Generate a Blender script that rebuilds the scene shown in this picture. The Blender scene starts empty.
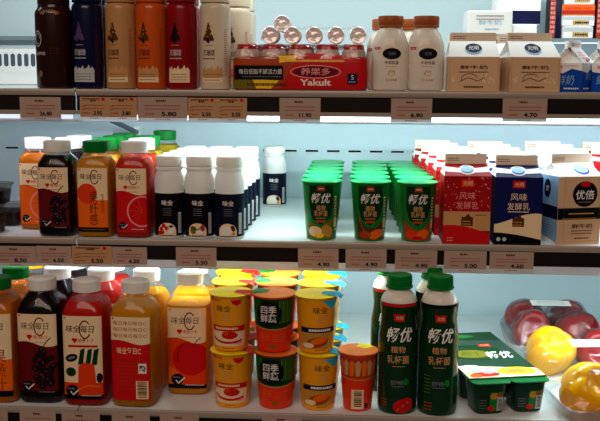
import bpy, bmesh, math, random
from mathutils import Vector, Matrix
random.seed(7)
C = bpy.context.scene.collection
R = math.radians

# ------------------------------------------------------------------ camera geometry
FPX = 900.0
PITCH, YAW, ROLL = R(8.56), R(3.3), R(0.34)
DECK_BOTTOM = 0.5
ZC = DECK_BOTTOM + 0.484
DECK_MIDDLE = ZC - 0.2462
DECK_TOP = ZC - 0.0225
FRONT_TOP, FRONT_MIDDLE, FRONT_BOTTOM = 1.34, 1.32, 1.238
WALL_Y = 1.80
EYE = Vector((0, 0, ZC))
FWD = Vector((-math.sin(YAW) * math.cos(PITCH), math.cos(YAW) * math.cos(PITCH), -math.sin(PITCH)))
RGT0 = Vector((math.cos(YAW), math.sin(YAW), 0))
UP0 = RGT0.cross(FWD)
RGT = RGT0 * math.cos(ROLL) + UP0 * math.sin(ROLL)
UPV = UP0 * math.cos(ROLL) - RGT0 * math.sin(ROLL)

def ray(px, py):
    return FWD + RGT * ((px - 300) / FPX) + UPV * ((210.5 - py) / FPX)

def on_y(px, py, Y):
    d = ray(px, py)
    return EYE + d * (Y / d.y)

SHELF = {'top': (DECK_TOP, 62, FRONT_TOP), 'middle': (DECK_MIDDLE, 200, FRONT_MIDDLE), 'bottom': (DECK_BOTTOM, 345, FRONT_BOTTOM)}

# ------------------------------------------------------------------ materials
def lin(v):
    v = v / 255.0
    return v / 12.92 if v <= 0.04045 else ((v + 0.055) / 1.055) ** 2.4

def rgb(r, g, b):
    return (lin(r), lin(g), lin(b), 1)

def mat(name, col, rough=0.45, metal=0.0, trans=0.0, coat=0.0, noise=40.0, amp=0.05, spec=0.15, bump=0.0):
    m = bpy.data.materials.new(name)
    m.use_nodes = True
    nt = m.node_tree
    n, l = nt.nodes, nt.links
    p = n['Principled BSDF']
    c = tuple(v ** 1.16 for v in rgb(*col)[:3]) + (1,)      # deep printed colour
    tc = n.new('ShaderNodeTexCoord')
    nz = n.new('ShaderNodeTexNoise')
    nz.inputs['Scale'].default_value = noise
    nz.inputs['Detail'].default_value = 3
    l.new(tc.outputs['Object'], nz.inputs['Vector'])
    mx = n.new('ShaderNodeMix')
    mx.data_type = 'RGBA'
    mx.inputs['A'].default_value = tuple(max(0, v * (1 - amp)) for v in c[:3]) + (1,)
    mx.inputs['B'].default_value = tuple(min(1, v * (1 + amp)) for v in c[:3]) + (1,)
    l.new(nz.outputs['Fac'], mx.inputs['Factor'])
    l.new(mx.outputs['Result'], p.inputs['Base Color'])
    p.inputs['Roughness'].default_value = rough
    p.inputs['Metallic'].default_value = metal
    p.inputs['Coat Weight'].default_value = coat
    p.inputs['Coat Roughness'].default_value = 0.12
    p.inputs['Specular IOR Level'].default_value = spec
    if bump > 0:
        bn = n.new('ShaderNodeTexNoise'); bn.inputs['Scale'].default_value = 130; bn.inputs['Detail'].default_value = 2
        l.new(tc.outputs['Object'], bn.inputs['Vector'])
        bp = n.new('ShaderNodeBump'); bp.inputs['Strength'].default_value = bump; bp.inputs['Distance'].default_value = .004
        l.new(bn.outputs['Fac'], bp.inputs['Height']); l.new(bp.outputs['Normal'], p.inputs['Normal'])
    if trans > 0:
        t = n.new('ShaderNodeBsdfTranslucent')
        l.new(mx.outputs['Result'], t.inputs['Color'])
        ms = n.new('ShaderNodeMixShader')
        ms.inputs['Fac'].default_value = trans
        l.new(p.outputs['BSDF'], ms.inputs[1])
        l.new(t.outputs['BSDF'], ms.inputs[2])
        l.new(ms.outputs['Shader'], n['Material Output'].inputs['Surface'])
    return m

def clear_mat(name, tint=(255, 255, 255), base=0.05, edge=0.55, rough=0.08, haze=0.0, wrinkle=0.0):
    m = bpy.data.materials.new(name)
    m.use_nodes = True
    nt = m.node_tree
    n, l = nt.nodes, nt.links
    n.remove(n['Principled BSDF'])
    tr = n.new('ShaderNodeBsdfTransparent')
    tr.inputs['Color'].default_value = rgb(*tint)
    gl = n.new('ShaderNodeBsdfGlossy')
    gl.inputs['Roughness'].default_value = rough
    lw = n.new('ShaderNodeLayerWeight')
    lw.inputs['Blend'].default_value = 0.25
    mr = n.new('ShaderNodeMapRange')
    mr.inputs['To Min'].default_value = base
    mr.inputs['To Max'].default_value = edge
    l.new(lw.outputs['Fresnel'], mr.inputs['Value'])
    ms = n.new('ShaderNodeMixShader')
    l.new(mr.outputs['Result'], ms.inputs['Fac'])
    l.new(tr.outputs['BSDF'], ms.inputs[1])
    l.new(gl.outputs['BSDF'], ms.inputs[2])
    out = ms.outputs['Shader']
    if wrinkle > 0:         # tight creases in stretched film
        tc = n.new('ShaderNodeTexCoord'); mp = n.new('ShaderNodeMapping'); mp.inputs['Scale'].default_value = (1, 1, 2.2); mp.inputs['Rotation'].default_value = (0, 0, .5)
        bn = n.new('ShaderNodeTexNoise'); bn.inputs['Scale'].default_value = 26; bn.inputs['Detail'].default_value = 3; bn.inputs['Distortion'].default_value = 1.2
        bp = n.new('ShaderNodeBump'); bp.inputs['Strength'].default_value = wrinkle; bp.inputs['Distance'].default_value = .006
        l.new(tc.outputs['Object'], mp.inputs['Vector']); l.new(mp.outputs['Vector'], bn.inputs['Vector'])
        l.new(bn.outputs['Fac'], bp.inputs['Height']); l.new(bp.outputs['Normal'], gl.inputs['Normal'])
    if haze > 0:
        df = n.new('ShaderNodeBsdfDiffuse')
        df.inputs['Color'].default_value = (0.85, 0.87, 0.88, 1)
        tl = n.new('ShaderNodeBsdfTranslucent')
        tl.inputs['Color'].default_value = (0.85, 0.87, 0.88, 1)
        m0 = n.new('ShaderNodeMixShader')
        l.new(df.outputs['BSDF'], m0.inputs[1])
        l.new(tl.outputs['BSDF'], m0.inputs[2])
        m2 = n.new('ShaderNodeMixShader')
        m2.inputs['Fac'].default_value = haze
        l.new(out, m2.inputs[1])
        l.new(m0.outputs['Shader'], m2.inputs[2])
        out = m2.outputs['Shader']
    l.new(out, n['Material Output'].inputs['Surface'])
    return m

def emit_mat(name, col, strength):
    m = bpy.data.materials.new(name)
    m.use_nodes = True
    n, l = m.node_tree.nodes, m.node_tree.links
    n.remove(n['Principled BSDF'])
    e = n.new('ShaderNodeEmission')
    e.inputs['Color'].default_value = rgb(*col)
    e.inputs['Strength'].default_value = strength
    l.new(e.outputs['Emission'], n['Material Output'].inputs['Surface'])
    return m

M = {}
def I(name, *a, **k):
    M[name] = mat(name.replace('_', ' '), *a, **k)

# printing inks
I('white', (236, 232, 226)); I('black', (16, 14, 16), rough=.35); I('red', (205, 24, 26)); I('dark_red', (110, 12, 24))
I('orange', (238, 112, 24)); I('yellow', (246, 206, 40)); I('green', (24, 130, 52)); I('dark_green', (8, 62, 28))
I('navy', (22, 28, 66)); I('blue', (28, 66, 170)); I('gold', (205, 160, 70), rough=.3, metal=.2); I('cream', (240, 214, 176))
I('brown', (96, 52, 28)); I('pink', (240, 150, 150)); I('grey', (130, 132, 136)); I('cyan', (30, 180, 215)); I('purple', (34, 8, 26))
I('tan', (206, 158, 108)); I('olive', (120, 116, 30)); I('pale_blue', (150, 190, 220)); I('light_grey', (196, 198, 200))
I('rust', (176, 72, 30)); I('deep_orange', (226, 70, 20)); I('violet', (96, 70, 120))
# plastics and goods
I('cap_white', (240, 238, 232), rough=.4, trans=.15); I('cap_green', (10, 128, 52), rough=.35, trans=.15); I('cap_amber', (166, 94, 50), rough=.35)
I('cap_yellow', (232, 190, 40), rough=.4, trans=.1)
I('juice_grape', (26, 6, 14), rough=.25); I('juice_orange', (236, 146, 10), rough=.4, trans=.45); I('juice_red', (220, 60, 18), rough=.4, trans=.45)
I('juice_amber', (232, 172, 10), rough=.4, trans=.45); I('juice_carrot', (226, 40, 22), rough=.4, trans=.45); I('juice_lime', (214, 190, 30), rough=.4, trans=.45)
M['pet'] = clear_mat('clear bottle plastic', (250, 250, 250), .015, .4, .06, .0)
M['film'] = clear_mat('clear cling film', (252, 252, 252), .05, .75, .05, .008, .6)
M['acrylic'] = clear_mat('clear acrylic', (235, 244, 246), .06, .6, .03, .06)
M['tray_plastic'] = clear_mat('frosted tray plastic', (245, 248, 250), .06, .5, .2, .55)
M['tub_plastic'] = clear_mat('clear tub plastic', (225, 220, 218), .02, .25, .12, .0)
I('tin_brown', (50, 16, 12), rough=.28, coat=.5); I('tin_navy', (16, 20, 66), rough=.3, coat=.4); I('tin_beige', (192, 146, 100), rough=.35, coat=.3)
I('tin_orange', (204, 92, 26), rough=.35, coat=.3); I('tin_red', (150, 8, 18), rough=.35, coat=.3); I('tin_cream', (218, 202, 178), rough=.35, coat=.3)
I('milk_bottle', (244, 236, 222), rough=.25, trans=.2, coat=.4); I('yoghurt_white', (246, 244, 240), rough=.35, trans=.3)
I('label_navy', (20, 22, 48), rough=.4); I('label_black', (18, 14, 20), rough=.4)
I('cup_green', (14, 132, 46), rough=.35, coat=.3); I('cup_dark', (6, 58, 26), rough=.35, coat=.3); I('foil_green', (30, 186, 112), rough=.3, metal=.3, bump=.5)
I('cup_yellow', (248, 170, 14), rough=.35, coat=.3); I('lid_green', (12, 112, 54), rough=.3, coat=.3); I('lid_yellow', (250, 226, 20), rough=.35, bump=.3); I('cup_orange', (238, 62, 22), rough=.35, coat=.3)
I('lid_orange', (240, 140, 50), rough=.35, bump=.3); I('sleeve_green', (4, 58, 26), rough=.25, coat=.5)
I('carton_tan', (218, 182, 146)); I('carton_red', (172, 14, 22)); I('carton_blue', (14, 28, 92)); I('carton_white', (240, 240, 238))
I('carton_sky', (14, 84, 180)); I('fin_tan', (226, 204, 182))
I('pepper_red', (150, 6, 16), rough=.16, coat=.8, trans=.05); I('pepper_yellow', (255, 202, 14), rough=.2, coat=.6, trans=.3); I('stem_green', (96, 130, 40), rough=.5)
I('foil_red', (200, 36, 40), rough=.3, metal=.2); I('foil_silver', (244, 236, 236), rough=.22, metal=.3, bump=.6); I('yakult_body', (238, 214, 200), rough=.4, trans=.35)
I('chocolate', (52, 22, 22), rough=.4); I('card_tag', (182, 158, 146), rough=.5); I('card_promo', (192, 154, 116), rough=.5)
# fittings
I('panel', (192, 210, 215), rough=.4, noise=6, amp=.02); I('panel_white', (232, 236, 238), rough=.4); I('slot_dark', (12, 14, 18), rough=.8)
I('slot_grey', (84, 100, 112), rough=.7); I('ledge_grey', (128, 142, 150), rough=.45)
I('deck', (224, 230, 231), rough=.35, noise=8, amp=.02); I('lip', (172, 160, 150), rough=.35, metal=.15, noise=8, amp=.03)
I('rail_dark', (34, 24, 22), rough=.5); I('bar', (88, 98, 108), rough=.5); I('clear_lip', (222, 222, 228), rough=.3, trans=.3)
M['led_cool'] = emit_mat('cool light tube', (226, 250, 252), 4.0)
M['led_dim'] = emit_mat('dim light tube', (214, 222, 240), 1.0)

# ------------------------------------------------------------------ mesh helpers (millimetres)
class MB:
    def __init__(s):
        s.v, s.f, s.m, s.sm = [], [], [], []
    def add(s, vs, fs, m, smooth=False):
        o = len(s.v)
        s.v += [tuple(v) for v in vs]
        for f in fs:
            s.f.append([o + i for i in f]); s.m.append(m); s.sm.append(smooth)
        return s
    def loft(s, secs, m, seg=40, cap0=True, cap1=True, smooth=True, ox=0, oy=0, rib=0.0):
        vs, fs = [], []
        for (z, a, b, n) in secs:
            for i in range(seg):
                t = 2 * math.pi * (i + 0.5) / seg
                ct, st = math.cos(t), math.sin(t)
                k = 1 - (rib if i % 2 else 0)
                vs.append((ox + k * a * math.copysign(abs(ct) ** (2 / n), ct), oy + k * b * math.copysign(abs(st) ** (2 / n), st), z))
        for j in range(len(secs) - 1):
            for i in range(seg):
                k = (i + 1) % seg
                fs.append((j * seg + i, j * seg + k, (j + 1) * seg + k, (j + 1) * seg + i))
        if cap0: fs.append(tuple(reversed(range(seg))))
        if cap1: fs.append(tuple(range((len(secs) - 1) * seg, len(secs) * seg)))
        return s.add(vs, fs, m, smooth)
    def lathe(s, prof, m, seg=40, **k):
        return s.loft([(z, r, r, 2) for (r, z) in prof], m, seg, **k)
    def box(s, x0, x1, y0, y1, z0, z1, m):
        vs = [(x, y, z) for z in (z0, z1) for y in (y0, y1) for x in (x0, x1)]
        return s.add(vs, [(0, 2, 3, 1), (4, 5, 7, 6), (0, 1, 5, 4), (2, 6, 7, 3), (0, 4, 6, 2), (1, 3, 7, 5)], m)
    def prism_x(s, yz, x0, x1, m):
        n = len(yz)
        vs = [(x0, y, z) for y, z in yz] + [(x1, y, z) for y, z in yz]
        fs = [tuple(reversed(range(n))), tuple(range(n, 2 * n))] + [(i, (i + 1) % n, n + (i + 1) % n, n + i) for i in range(n)]
        return s.add(vs, fs, m)
    def prism_y(s, xz, y0, y1, m, smooth=False):
        n = len(xz)
        vs = [(x, y0, z) for x, z in xz] + [(x, y1, z) for x, z in xz]
        fs = [tuple(range(n)), tuple(reversed(range(n, 2 * n)))] + [(i, n + i, n + (i + 1) % n, (i + 1) % n) for i in range(n)]
        return s.add(vs, fs, m, smooth)
    def grid(s, nx, ny, fn, m, smooth=True):
        vs = [fn(i / nx, j / ny) for j in range(ny + 1) for i in range(nx + 1)]
        fs = [(j * (nx + 1) + i, j * (nx + 1) + i + 1, (j + 1) * (nx + 1) + i + 1, (j + 1) * (nx + 1) + i) for j in range(ny) for i in range(nx)]
        return s.add(vs, fs, m, smooth)
    def transform(s, mx, start=0):
        s.v[start:] = [tuple(mx @ Vector(v)) for v in s.v[start:]]
        return s
    def build(s, name, parent=None, scale=0.001, angle=38):
        me = bpy.data.meshes.new(name)
        me.from_pydata([(x * scale, y * scale, z * scale) for x, y, z in s.v], [], s.f)
        mats = []
        for m in s.m:
            if m not in mats: mats.append(m)
        for m in mats: me.materials.append(M[m])
        me.polygons.foreach_set('material_index', [mats.index(m) for m in s.m])
        me.polygons.foreach_set('use_smooth', s.sm)
        bm = bmesh.new(); bm.from_mesh(me)
        closed = all(len(e.link_faces) == 2 for e in bm.edges)
        if closed:
            bmesh.ops.recalc_face_normals(bm, faces=bm.faces); bm.to_mesh(me)
        bm.free()
        me.set_sharp_from_angle(angle=R(angle))
        me.update()
        o = bpy.data.objects.new(name, me)
        C.objects.link(o)
        if parent is not None: o.parent = parent
        return o

def thing(name, label, cat, group=None, loc=(0, 0, 0), rz=0):
    o = bpy.data.objects.new(name, None)
    o.empty_display_size = 0.02
    C.objects.link(o)
    o.location = loc; o.rotation_euler = (0, 0, rz)
    o['label'] = label; o['category'] = cat
    if group: o['group'] = group
    return o

def copy_tree(o, parent=None):
    c = o.copy(); C.objects.link(c)
    if parent is not None: c.parent = parent
    for ch in list(o.children): copy_tree(ch, c)
    return c

_txt = {}
def text_geo(s, bold=0.0, shear=0.0):
    k = (s, bold, shear)
    if k not in _txt:
        cu = bpy.data.curves.new('lettering', 'FONT')
        cu.body = s; cu.size = 10; cu.shear = shear; cu.offset = bold
        cu.space_line = 0.95; cu.align_x = 'CENTER'; cu.resolution_u = 3
        o = bpy.data.objects.new('lettering', cu)
        me = bpy.data.meshes.new_from_object(o)
        vs = [(v.co.x, v.co.y) for v in me.vertices]
        fs = [tuple(p.vertices) for p in me.polygons]
        bpy.data.objects.remove(o); bpy.data.curves.remove(cu); bpy.data.meshes.remove(me)
        x0, x1 = min(v[0] for v in vs), max(v[0] for v in vs)
        y0, y1 = min(v[1] for v in vs), max(v[1] for v in vs)
        vs = [(x - (x0 + x1) / 2, y - (y0 + y1) / 2) for x, y in vs]
        _txt[k] = (vs, fs, x1 - x0, y1 - y0)
    return _txt[k]

class Print:
    """Flat artwork laid on a surface given by fmap(u, v); layers are thin inks a fraction of a millimetre apart."""
    def __init__(s, fmap, su=5.0, sv=None):
        s.f, s.su, s.sv, s.items = fmap, su, sv, []
    def raw(s, vs, fs, lay, m): s.items.append((vs, fs, lay, m))
    def poly(s, pts, lay, m): s.raw(pts, [tuple(range(len(pts)))], lay, m)
    def rect(s, x0, y0, x1, y1, lay, m): s.poly([(x0, y0), (x1, y0), (x1, y1), (x0, y1)], lay, m)
    def ell(s, cx, cy, rx, ry, lay, m, n=24, rot=0):
        p = []
        for i in range(n):
            t = 2 * math.pi * i / n
            x, y = rx * math.cos(t), ry * math.sin(t)
            p.append((cx + x * math.cos(rot) - y * math.sin(rot), cy + x * math.sin(rot) + y * math.cos(rot)))
        s.poly(p, lay, m)
    def clip_ell(s, cx, cy, r, box, lay, m, n=36):
        x0, y0, x1, y1 = box
        s.poly([(min(x1, max(x0, cx + r * math.cos(2 * math.pi * i / n))), min(y1, max(y0, cy + r * math.sin(2 * math.pi * i / n)))) for i in range(n)], lay, m)
    def arc(s, cx, cy, rx, ry, w, a0, a1, lay, m, n=24):
        vs, fs = [], []
        for i in range(n + 1):
            t = R(a0 + (a1 - a0) * i / n)
            vs += [(cx + rx * math.cos(t), cy + ry * math.sin(t)), (cx + (rx - w) * math.cos(t), cy + (ry - w) * math.sin(t))]
        for i in range(n): fs.append((2 * i + 1, 2 * i, 2 * i + 2, 2 * i + 3) if a1 > a0 else (2 * i, 2 * i + 1, 2 * i + 3, 2 * i + 2))
        s.raw(vs, fs, lay, m)
    def stroke(s, pts, w, lay, m):
        vs, fs = [], []
        for i, (x, y) in enumerate(pts):
            a, b = pts[max(0, i - 1)], pts[min(len(pts) - 1, i + 1)]
            dx, dy = b[0] - a[0], b[1] - a[1]
            L = math.hypot(dx, dy) or 1
            vs += [(x - dy / L * w / 2, y + dx / L * w / 2), (x + dy / L * w / 2, y - dx / L * w / 2)]
        for i in range(len(pts) - 1): fs.append((2 * i + 1, 2 * i + 3, 2 * i + 2, 2 * i))
        s.raw(vs, fs, lay, m)
    def text(s, t, cx, cy, lay, m, w=None, h=None, bold=0.0, shear=0.0, rot=0.0):
        vs, fs, tw, th = text_geo(t, bold, shear)
        k = min(w / tw if w else 1e9, h / th if h else 1e9)
        sx = sy = k
        if w and h: sx, sy = w / tw, h / th
        c, n = math.cos(rot), math.sin(rot)
        s.raw([(cx + x * sx * c - y * sy * n, cy + x * sx * n + y * sy * c) for x, y in vs], fs, lay, m)
    def lines(s, cx, cy, w, n, gap, th, lay, m):
        """rows of small print too fine to read: short dashes"""
        rnd = random.Random(int(cx * 7 + cy * 13 + w))
        for i in range(n):
            y = cy - i * gap
            x = cx - w / 2
            while x < cx + w / 2 - 0.6:
                L = min(rnd.uniform(1.2, 3.6), cx + w / 2 - x)
                s.rect(x, y - th / 2, x + L, y + th / 2, lay, m)
                x += L + 0.7
    def into(s, mb):
        for vs, fs, lay, m in s.items:
            bm = bmesh.new()
            bv = [bm.verts.new((x, y, 0)) for x, y in vs]
            for f in fs:
                try: bm.faces.new([bv[i] for i in f])
                except ValueError: pass
            for ax, st in ((0, s.su), (1, s.sv)):
                if not st: continue
                lo, hi = min(v[ax] for v in vs), max(v[ax] for v in vs)
                k = math.floor(lo / st) + 1
                while k * st < hi - 1e-6:
                    co = [0, 0, 0]; co[ax] = k * st
                    no = [0, 0, 0]; no[ax] = 1
                    bmesh.ops.bisect_plane(bm, geom=bm.verts[:] + bm.edges[:] + bm.faces[:], plane_co=co, plane_no=no)
                    k += 1
            bm.verts.index_update()
            out = []
            for v in bm.verts:
                u, w = v.co.x, v.co.y
                e = 0.2
                P = Vector(s.f(u, w))
                N = (Vector(s.f(u + e, w)) - Vector(s.f(u - e, w))).cross(Vector(s.f(u, w + e)) - Vector(s.f(u, w - e)))
                N = N.normalized() if N.length > 1e-9 else Vector((0, -1, 0))
                out.append(P + N * (0.25 + 0.16 * lay))
            mb.add(out, [tuple(v.index for v in f.verts) for f in bm.faces], m, True)
            bm.free()
        return mb

def interp(tab, z):
    if z <= tab[0][0]: return tab[0][1:]
    for p, q in zip(tab, tab[1:]):
        if z <= q[0]:
            t = (z - p[0]) / max(1e-9, q[0] - p[0])
            return tuple(a + (b - a) * t for a, b in zip(p[1:], q[1:]))
    return tab[-1][1:]

def f_super(secs):
    def f(u, v):
        a, b, n = interp(secs, v)
        k = min(0.999, abs(u / a))
        return (u, -b * (1 - k ** n) ** (1 / n), v)
    return f

def f_cone(prof):
    tab = [(z, r) for r, z in prof]
    def f(u, v):
        r = interp(tab, v)[0]
        return (r * math.sin(u / r), -r * math.cos(u / r), v)
    return f

def f_flat(b): return lambda u, v: (u, -b, v)
def f_top(z): return lambda u, v: (u, v, z)

def offs(secs, d): return [(z, a + d, b + d, n) for z, a, b, n in secs]

# ------------------------------------------------------------------ goods: juice bottles
SMALL = [(0, 22, 22, 4), (2, 26, 26, 4.5), (5, 27.2, 27.2, 5), (104, 27.2, 27.2, 5), (112, 26.2, 26.2, 4.2), (119, 23, 23, 3.2), (125, 19.5, 19.5, 2.3), (128, 18, 18, 2), (131, 18, 18, 2)]
BIG = [(0, 27, 27, 4), (2.5, 31, 31, 4.5), (6, 32.6, 32.6, 5), (137, 32.6, 32.6, 5), (143, 31.8, 31.8, 4.4), (151.5, 28.5, 28.5, 3.4), (160.5, 23, 23, 2.5), (166, 19, 19, 2.1), (168.5, 18, 18, 2), (171, 18, 18, 2)]

def badge(p, x, y, r):
    p.ell(x, y, r, r * .95, 3, 'black')
    p.lines(x - r * .1, y + r * .35, r * 1.2, 1, 2, r * .22, 4, 'grey')
    p.stroke([(x - r * .25, y - r * .1), (x + r * .1, y - r * .6), (x + r * 1.15, y + r * .35)], r * .22, 4, 'white')

def brand(p, cy, w):
    p.text('味全每日', -w * .04, cy, 3, 'black', w=w * .80, h=w * .21, shear=.1)
    p.arc(w * .10, cy - w * .02, w * .17, w * .27, w * .035, 40, 330, 4, 'dark_red')
    p.text('C', w * .10, cy - w * .02, 4, 'dark_red', w=w * .02, h=w * .02)

def top_panel(p, x, z0, z1, colour='cream'):
    n = 14
    pts = [(-x + 2 * x * i / n, z0 + (z1 - z0) * .09 * math.sin(i / n * 5.2 + .6)) for i in range(n + 1)]
    p.poly(pts + [(x, z1), (-x, z1)], 2, colour)

def design(p, kind, x, z0, z1):
    H = z1 - z0
    def base(colour): p.rect(-x, z0, x, z1, 0, colour)
    def heart(cy, word):
        p.ell(-x * .42, cy, x * .09, x * .08, 3, 'red'); p.ell(-x * .30, cy, x * .09, x * .08, 3, 'red')
        p.poly([(-x * .5, cy - .3), (-x * .36, cy - x * .2), (-x * .22, cy - .3)], 4, 'red')
        p.text(word, x * .22, cy - x * .04, 3, 'red', w=x * .8, h=x * .2)
        p.lines(0, cy - x * .34, x * 1.0, 1, 2, .8, 3, 'red')
    if kind == 'grape':
        base('dark_red'); top_panel(p, x, z0 + H * .64, z1)
        brand(p, z0 + H * .86, 2 * x * .9); heart(z0 + H * .735, '葡萄汁')
        rnd = random.Random(3)
        for k in range(44):
            a, q = rnd.uniform(0, 6.28), rnd.uniform(0, 1) ** .5
            cx, cy = x * .36 + q * x * .52 * math.cos(a), z0 + H * .36 + q * H * .25 * math.sin(a)
            p.ell(min(cx, x * .84), cy, x * .16, x * .16, 2.5 + k * .03, 'purple', 14)
            if k % 3 == 0: p.ell(min(cx, x * .84) - .6, cy + .8, .5, .5, 5, 'pink', 8)
        p.stroke([(x * .3, z0 + H * .6), (x * .5, z0 + H * .67), (x * .72, z0 + H * .72)], 1.3, 4, 'black')
        p.rect(-x, z0, x, z0 + H * .07, 1, 'black')
        badge(p, -x * .55, z0 + H * .13, x * .3); p.lines(x * .45, z0 + H * .06, x * .8, 1, 2, 1.3, 4, 'grey')
    elif kind in ('grapefruit', 'orange'):
        base('red' if kind == 'grapefruit' else 'orange'); top_panel(p, x, z0 + H * .62, z1)
        brand(p, z0 + H * .86, 2 * x * .9); heart(z0 + H * .715, '西柚汁' if kind == 'grapefruit' else '橙汁')
        b = (-x, z0, x, z0 + H * .58)
        cx, cy, r = x * .75, z0 + H * .33, x * 1.05
        p.clip_ell(cx, cy, r, b, 1, 'pink'); p.clip_ell(cx, cy, r * .9, b, 2, 'red' if kind == 'grapefruit' else 'orange')
        for k in range(5):
            a = R(110 + k * 32)
            p.stroke([(cx, cy), (cx + r * .82 * math.cos(a), cy + r * .82 * math.sin(a))] if abs(math.cos(a)) > .2 else [(cx, cy), (cx, cy + 1)], .8, 3, 'deep_orange')
        badge(p, -x * .6, z0 + H * .1, x * .28); p.lines(x * .4, z0 + H * .05, x * .8, 1, 2, 1.2, 4, 'light_grey')
    elif kind == 'fibre':
        base('orange'); p.rect(-x, z0 + H * .5, x, z1, 1, 'cream')
        brand(p, z0 + H * .87, 2 * x * .9)
        p.clip_ell(-x * .35, z0 + H * .6, x * .68, (-x, z0, x, z1), 2, 'deep_orange')
        p.text('果\n纤\n感', x * .08, z0 + H * .37, 4, 'brown', w=x * .55, h=H * .52)
        p.text('纤维饮料', x * .68, z0 + H * .45, 4, 'rust', w=H * .3, h=x * .2, rot=-math.pi / 2)
        p.rect(-x, z0, x, z0 + H * .07, 3, 'black'); p.lines(0, z0 + H * .035, x * 1.6, 1, 2, 1.2, 4, 'olive')
    elif kind == 'carrot':
        base('cream'); brand(p, z0 + H * .85, 2 * x * .9); heart(z0 + H * .72, '胡萝卜汁')
        p.rect(-x * .7, z0 + H * .63, x * .8, z0 + H * .655, 3, 'red')
        for dx in (-.1, .28, .6):
            p.poly([(x * (dx - .12), z0 + H * .42), (x * (dx + .14), z0 + H * .42), (x * (dx + .25), z0 + H * .62), (x * (dx + .02), z0 + H * .6)], 3, 'dark_green')
        p.poly([(-x * .25, z0 + H * .1), (x * .72, z0 + H * .12), (x * .62, z0 + H * .42), (x * .1, z0 + H * .45), (-x * .2, z0 + H * .4)], 4, 'deep_orange')
        p.rect(-x, z0, x, z0 + H * .2, 1, 'deep_orange')
        p.ell(-x * .55, z0 + H * .5, x * .32, x * .2, 3, 'black', rot=.3); p.ell(-x * .55, z0 + H * .5, x * .2, x * .07, 4, 'grey', rot=.3)
        p.ell(-x * .6, z0 + H * .33, x * .26, x * .24, 3, 'dark_green'); p.ell(x * .85, z0 + H * .26, x * .14, x * .26, 3, 'black')
        p.stroke([(-x * .2, z0 + H * .12), (x * .3, z0 + H * .17), (x * .9, z0 + H * .155)], 2, 5, 'orange')
        p.rect(-x, z0, x, z0 + H * .05, 4, 'black')
        badge(p, -x * .55, z0 + H * .1, x * .34); p.lines(x * .4, z0 + H * .045, x, 1, 2, 1.4, 5, 'light_grey')
    elif kind == 'nutrition':
        base('red'); top_panel(p, x, z0 + H * .70, z1)
        for k in range(3):
            p.text('每日每日每日C', 0, z0 + H * (.93 - .075 * k), 3, 'rust', w=x * 1.7, h=H * .048)
        p.text('味全每日C', -x * .05, z0 + H * .60, 3, 'cream', w=x * 1.25, h=H * .08, bold=.1)
        p.lines(0, z0 + H * .5, x * 1.4, 9, H * .045, 1.0, 3, 'rust')
        p.rect(x * .42, z0 + H * .33, x * .82, z0 + H * .45, 3, 'white')
        p.arc(x * .62, z0 + H * .39, x * .15, x * .16, 1.7, -60, 200, 4, 'navy'); p.stroke([(x * .5, z0 + H * .43), (x * .74, z0 + H * .35)], 1.4, 4, 'navy')
        p.rect(x * .28, z0 + H * .02, x * .9, z0 + H * .24, 3, 'cream')
        yy = z0 + H * .035; rnd = random.Random(2)
        while yy < z0 + H * .225:
            t = rnd.choice((.6, .9, 1.5)); p.rect(x * .36, yy, x * .82, yy + t, 4, 'brown'); yy += t + rnd.choice((.6, .9))
    elif kind == 'peach':
        base('deep_orange'); top_panel(p, x, z0 + H * .60, z1)
        brand(p, z0 + H * .85, 2 * x * .9); heart(z0 + H * .72, '桃汁')
        b = (-x, z0, x, z0 + H * .57)
        p.clip_ell(x * .2, z0 + H * .38, x * .95, b, 1, 'red'); p.clip_ell(-x * 1.3, z0 + H * .02, x * 1.15, b, 2, 'orange'); p.arc(x * .3, z0 + H * .40, x * .8, x * .85, 1.2, 100, 200, 3, 'dark_red')
        p.stroke([(x * .3, z0 + H * .52), (x * .55, z0 + H * .6), (x * .75, z0 + H * .64)], 1.3, 4, 'brown')
        p.rect(-x, z0, x, z0 + H * .05, 4, 'black'); badge(p, -x * .5, z0 + H * .11, x * .34); p.lines(x * .4, z0 + H * .045, x, 1, 2, 1.4, 5, 'light_grey')
    elif kind == 'multi':
        base('cream'); brand(p, z0 + H * .85, 2 * x * .9); p.rect(-x, z0, x, z0 + H * .45, 1, 'orange')
        p.text('果\n蔬\n汁', x * .4, z0 + H * .32, 3, 'rust', w=x * .7, h=H * .5); p.rect(-x, z0, x, z0 + H * .07, 3, 'black')
        p.ell(-x * .3, z0 + H * .55, x * .4, x * .4, 2, 'yellow')
    p.poly([(-x * .93, z1 - 1.5), (-x * .80, z1 - 1.5), (-x * .865, z1 - 4.5)], 4, 'red')

def juice_bottle(big, capm, juice, kind, fill):
    secs = BIG if big else SMALL
    r = thing('juice_bottle', '', 'bottle')
    body = MB().loft(secs, 'pet', 48, cap1=False).build('bottle_body', r)
    inner = [s for s in offs(secs, -.9) if s[0] < fill]
    a, b, n = interp(offs(secs, -.9), fill)
    inner = [(.8,) + inner[0][1:]] + inner[1:] + [(fill, a, b, n)]
    MB().loft(inner, juice, 48).build('juice_fill', r)
    zt = secs[-1][0]; h = 17.5
    cb = zt - 3.2
    MB().lathe([(18.3, cb), (20.3, cb + .6), (20.5, cb + 4), (20.1, cb + 4.4), (20.1, cb + 4.9), (20.5, cb + 5.3), (20.4, cb + h - 1.6), (19.4, cb + h - .4), (17.5, cb + h), (0.3, cb + h)], capm, 60, rib=.012).build('bottle_cap', r)
    p = Print(f_super(secs), 3.0, 9.0)
    x = 28.6 if big else 22.6
    z0, z1 = (12, 137) if big else (9, 106)
    design(p, kind, x, z0, z1)
    p.into(MB()).build('front_label', r)
    return r

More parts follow.
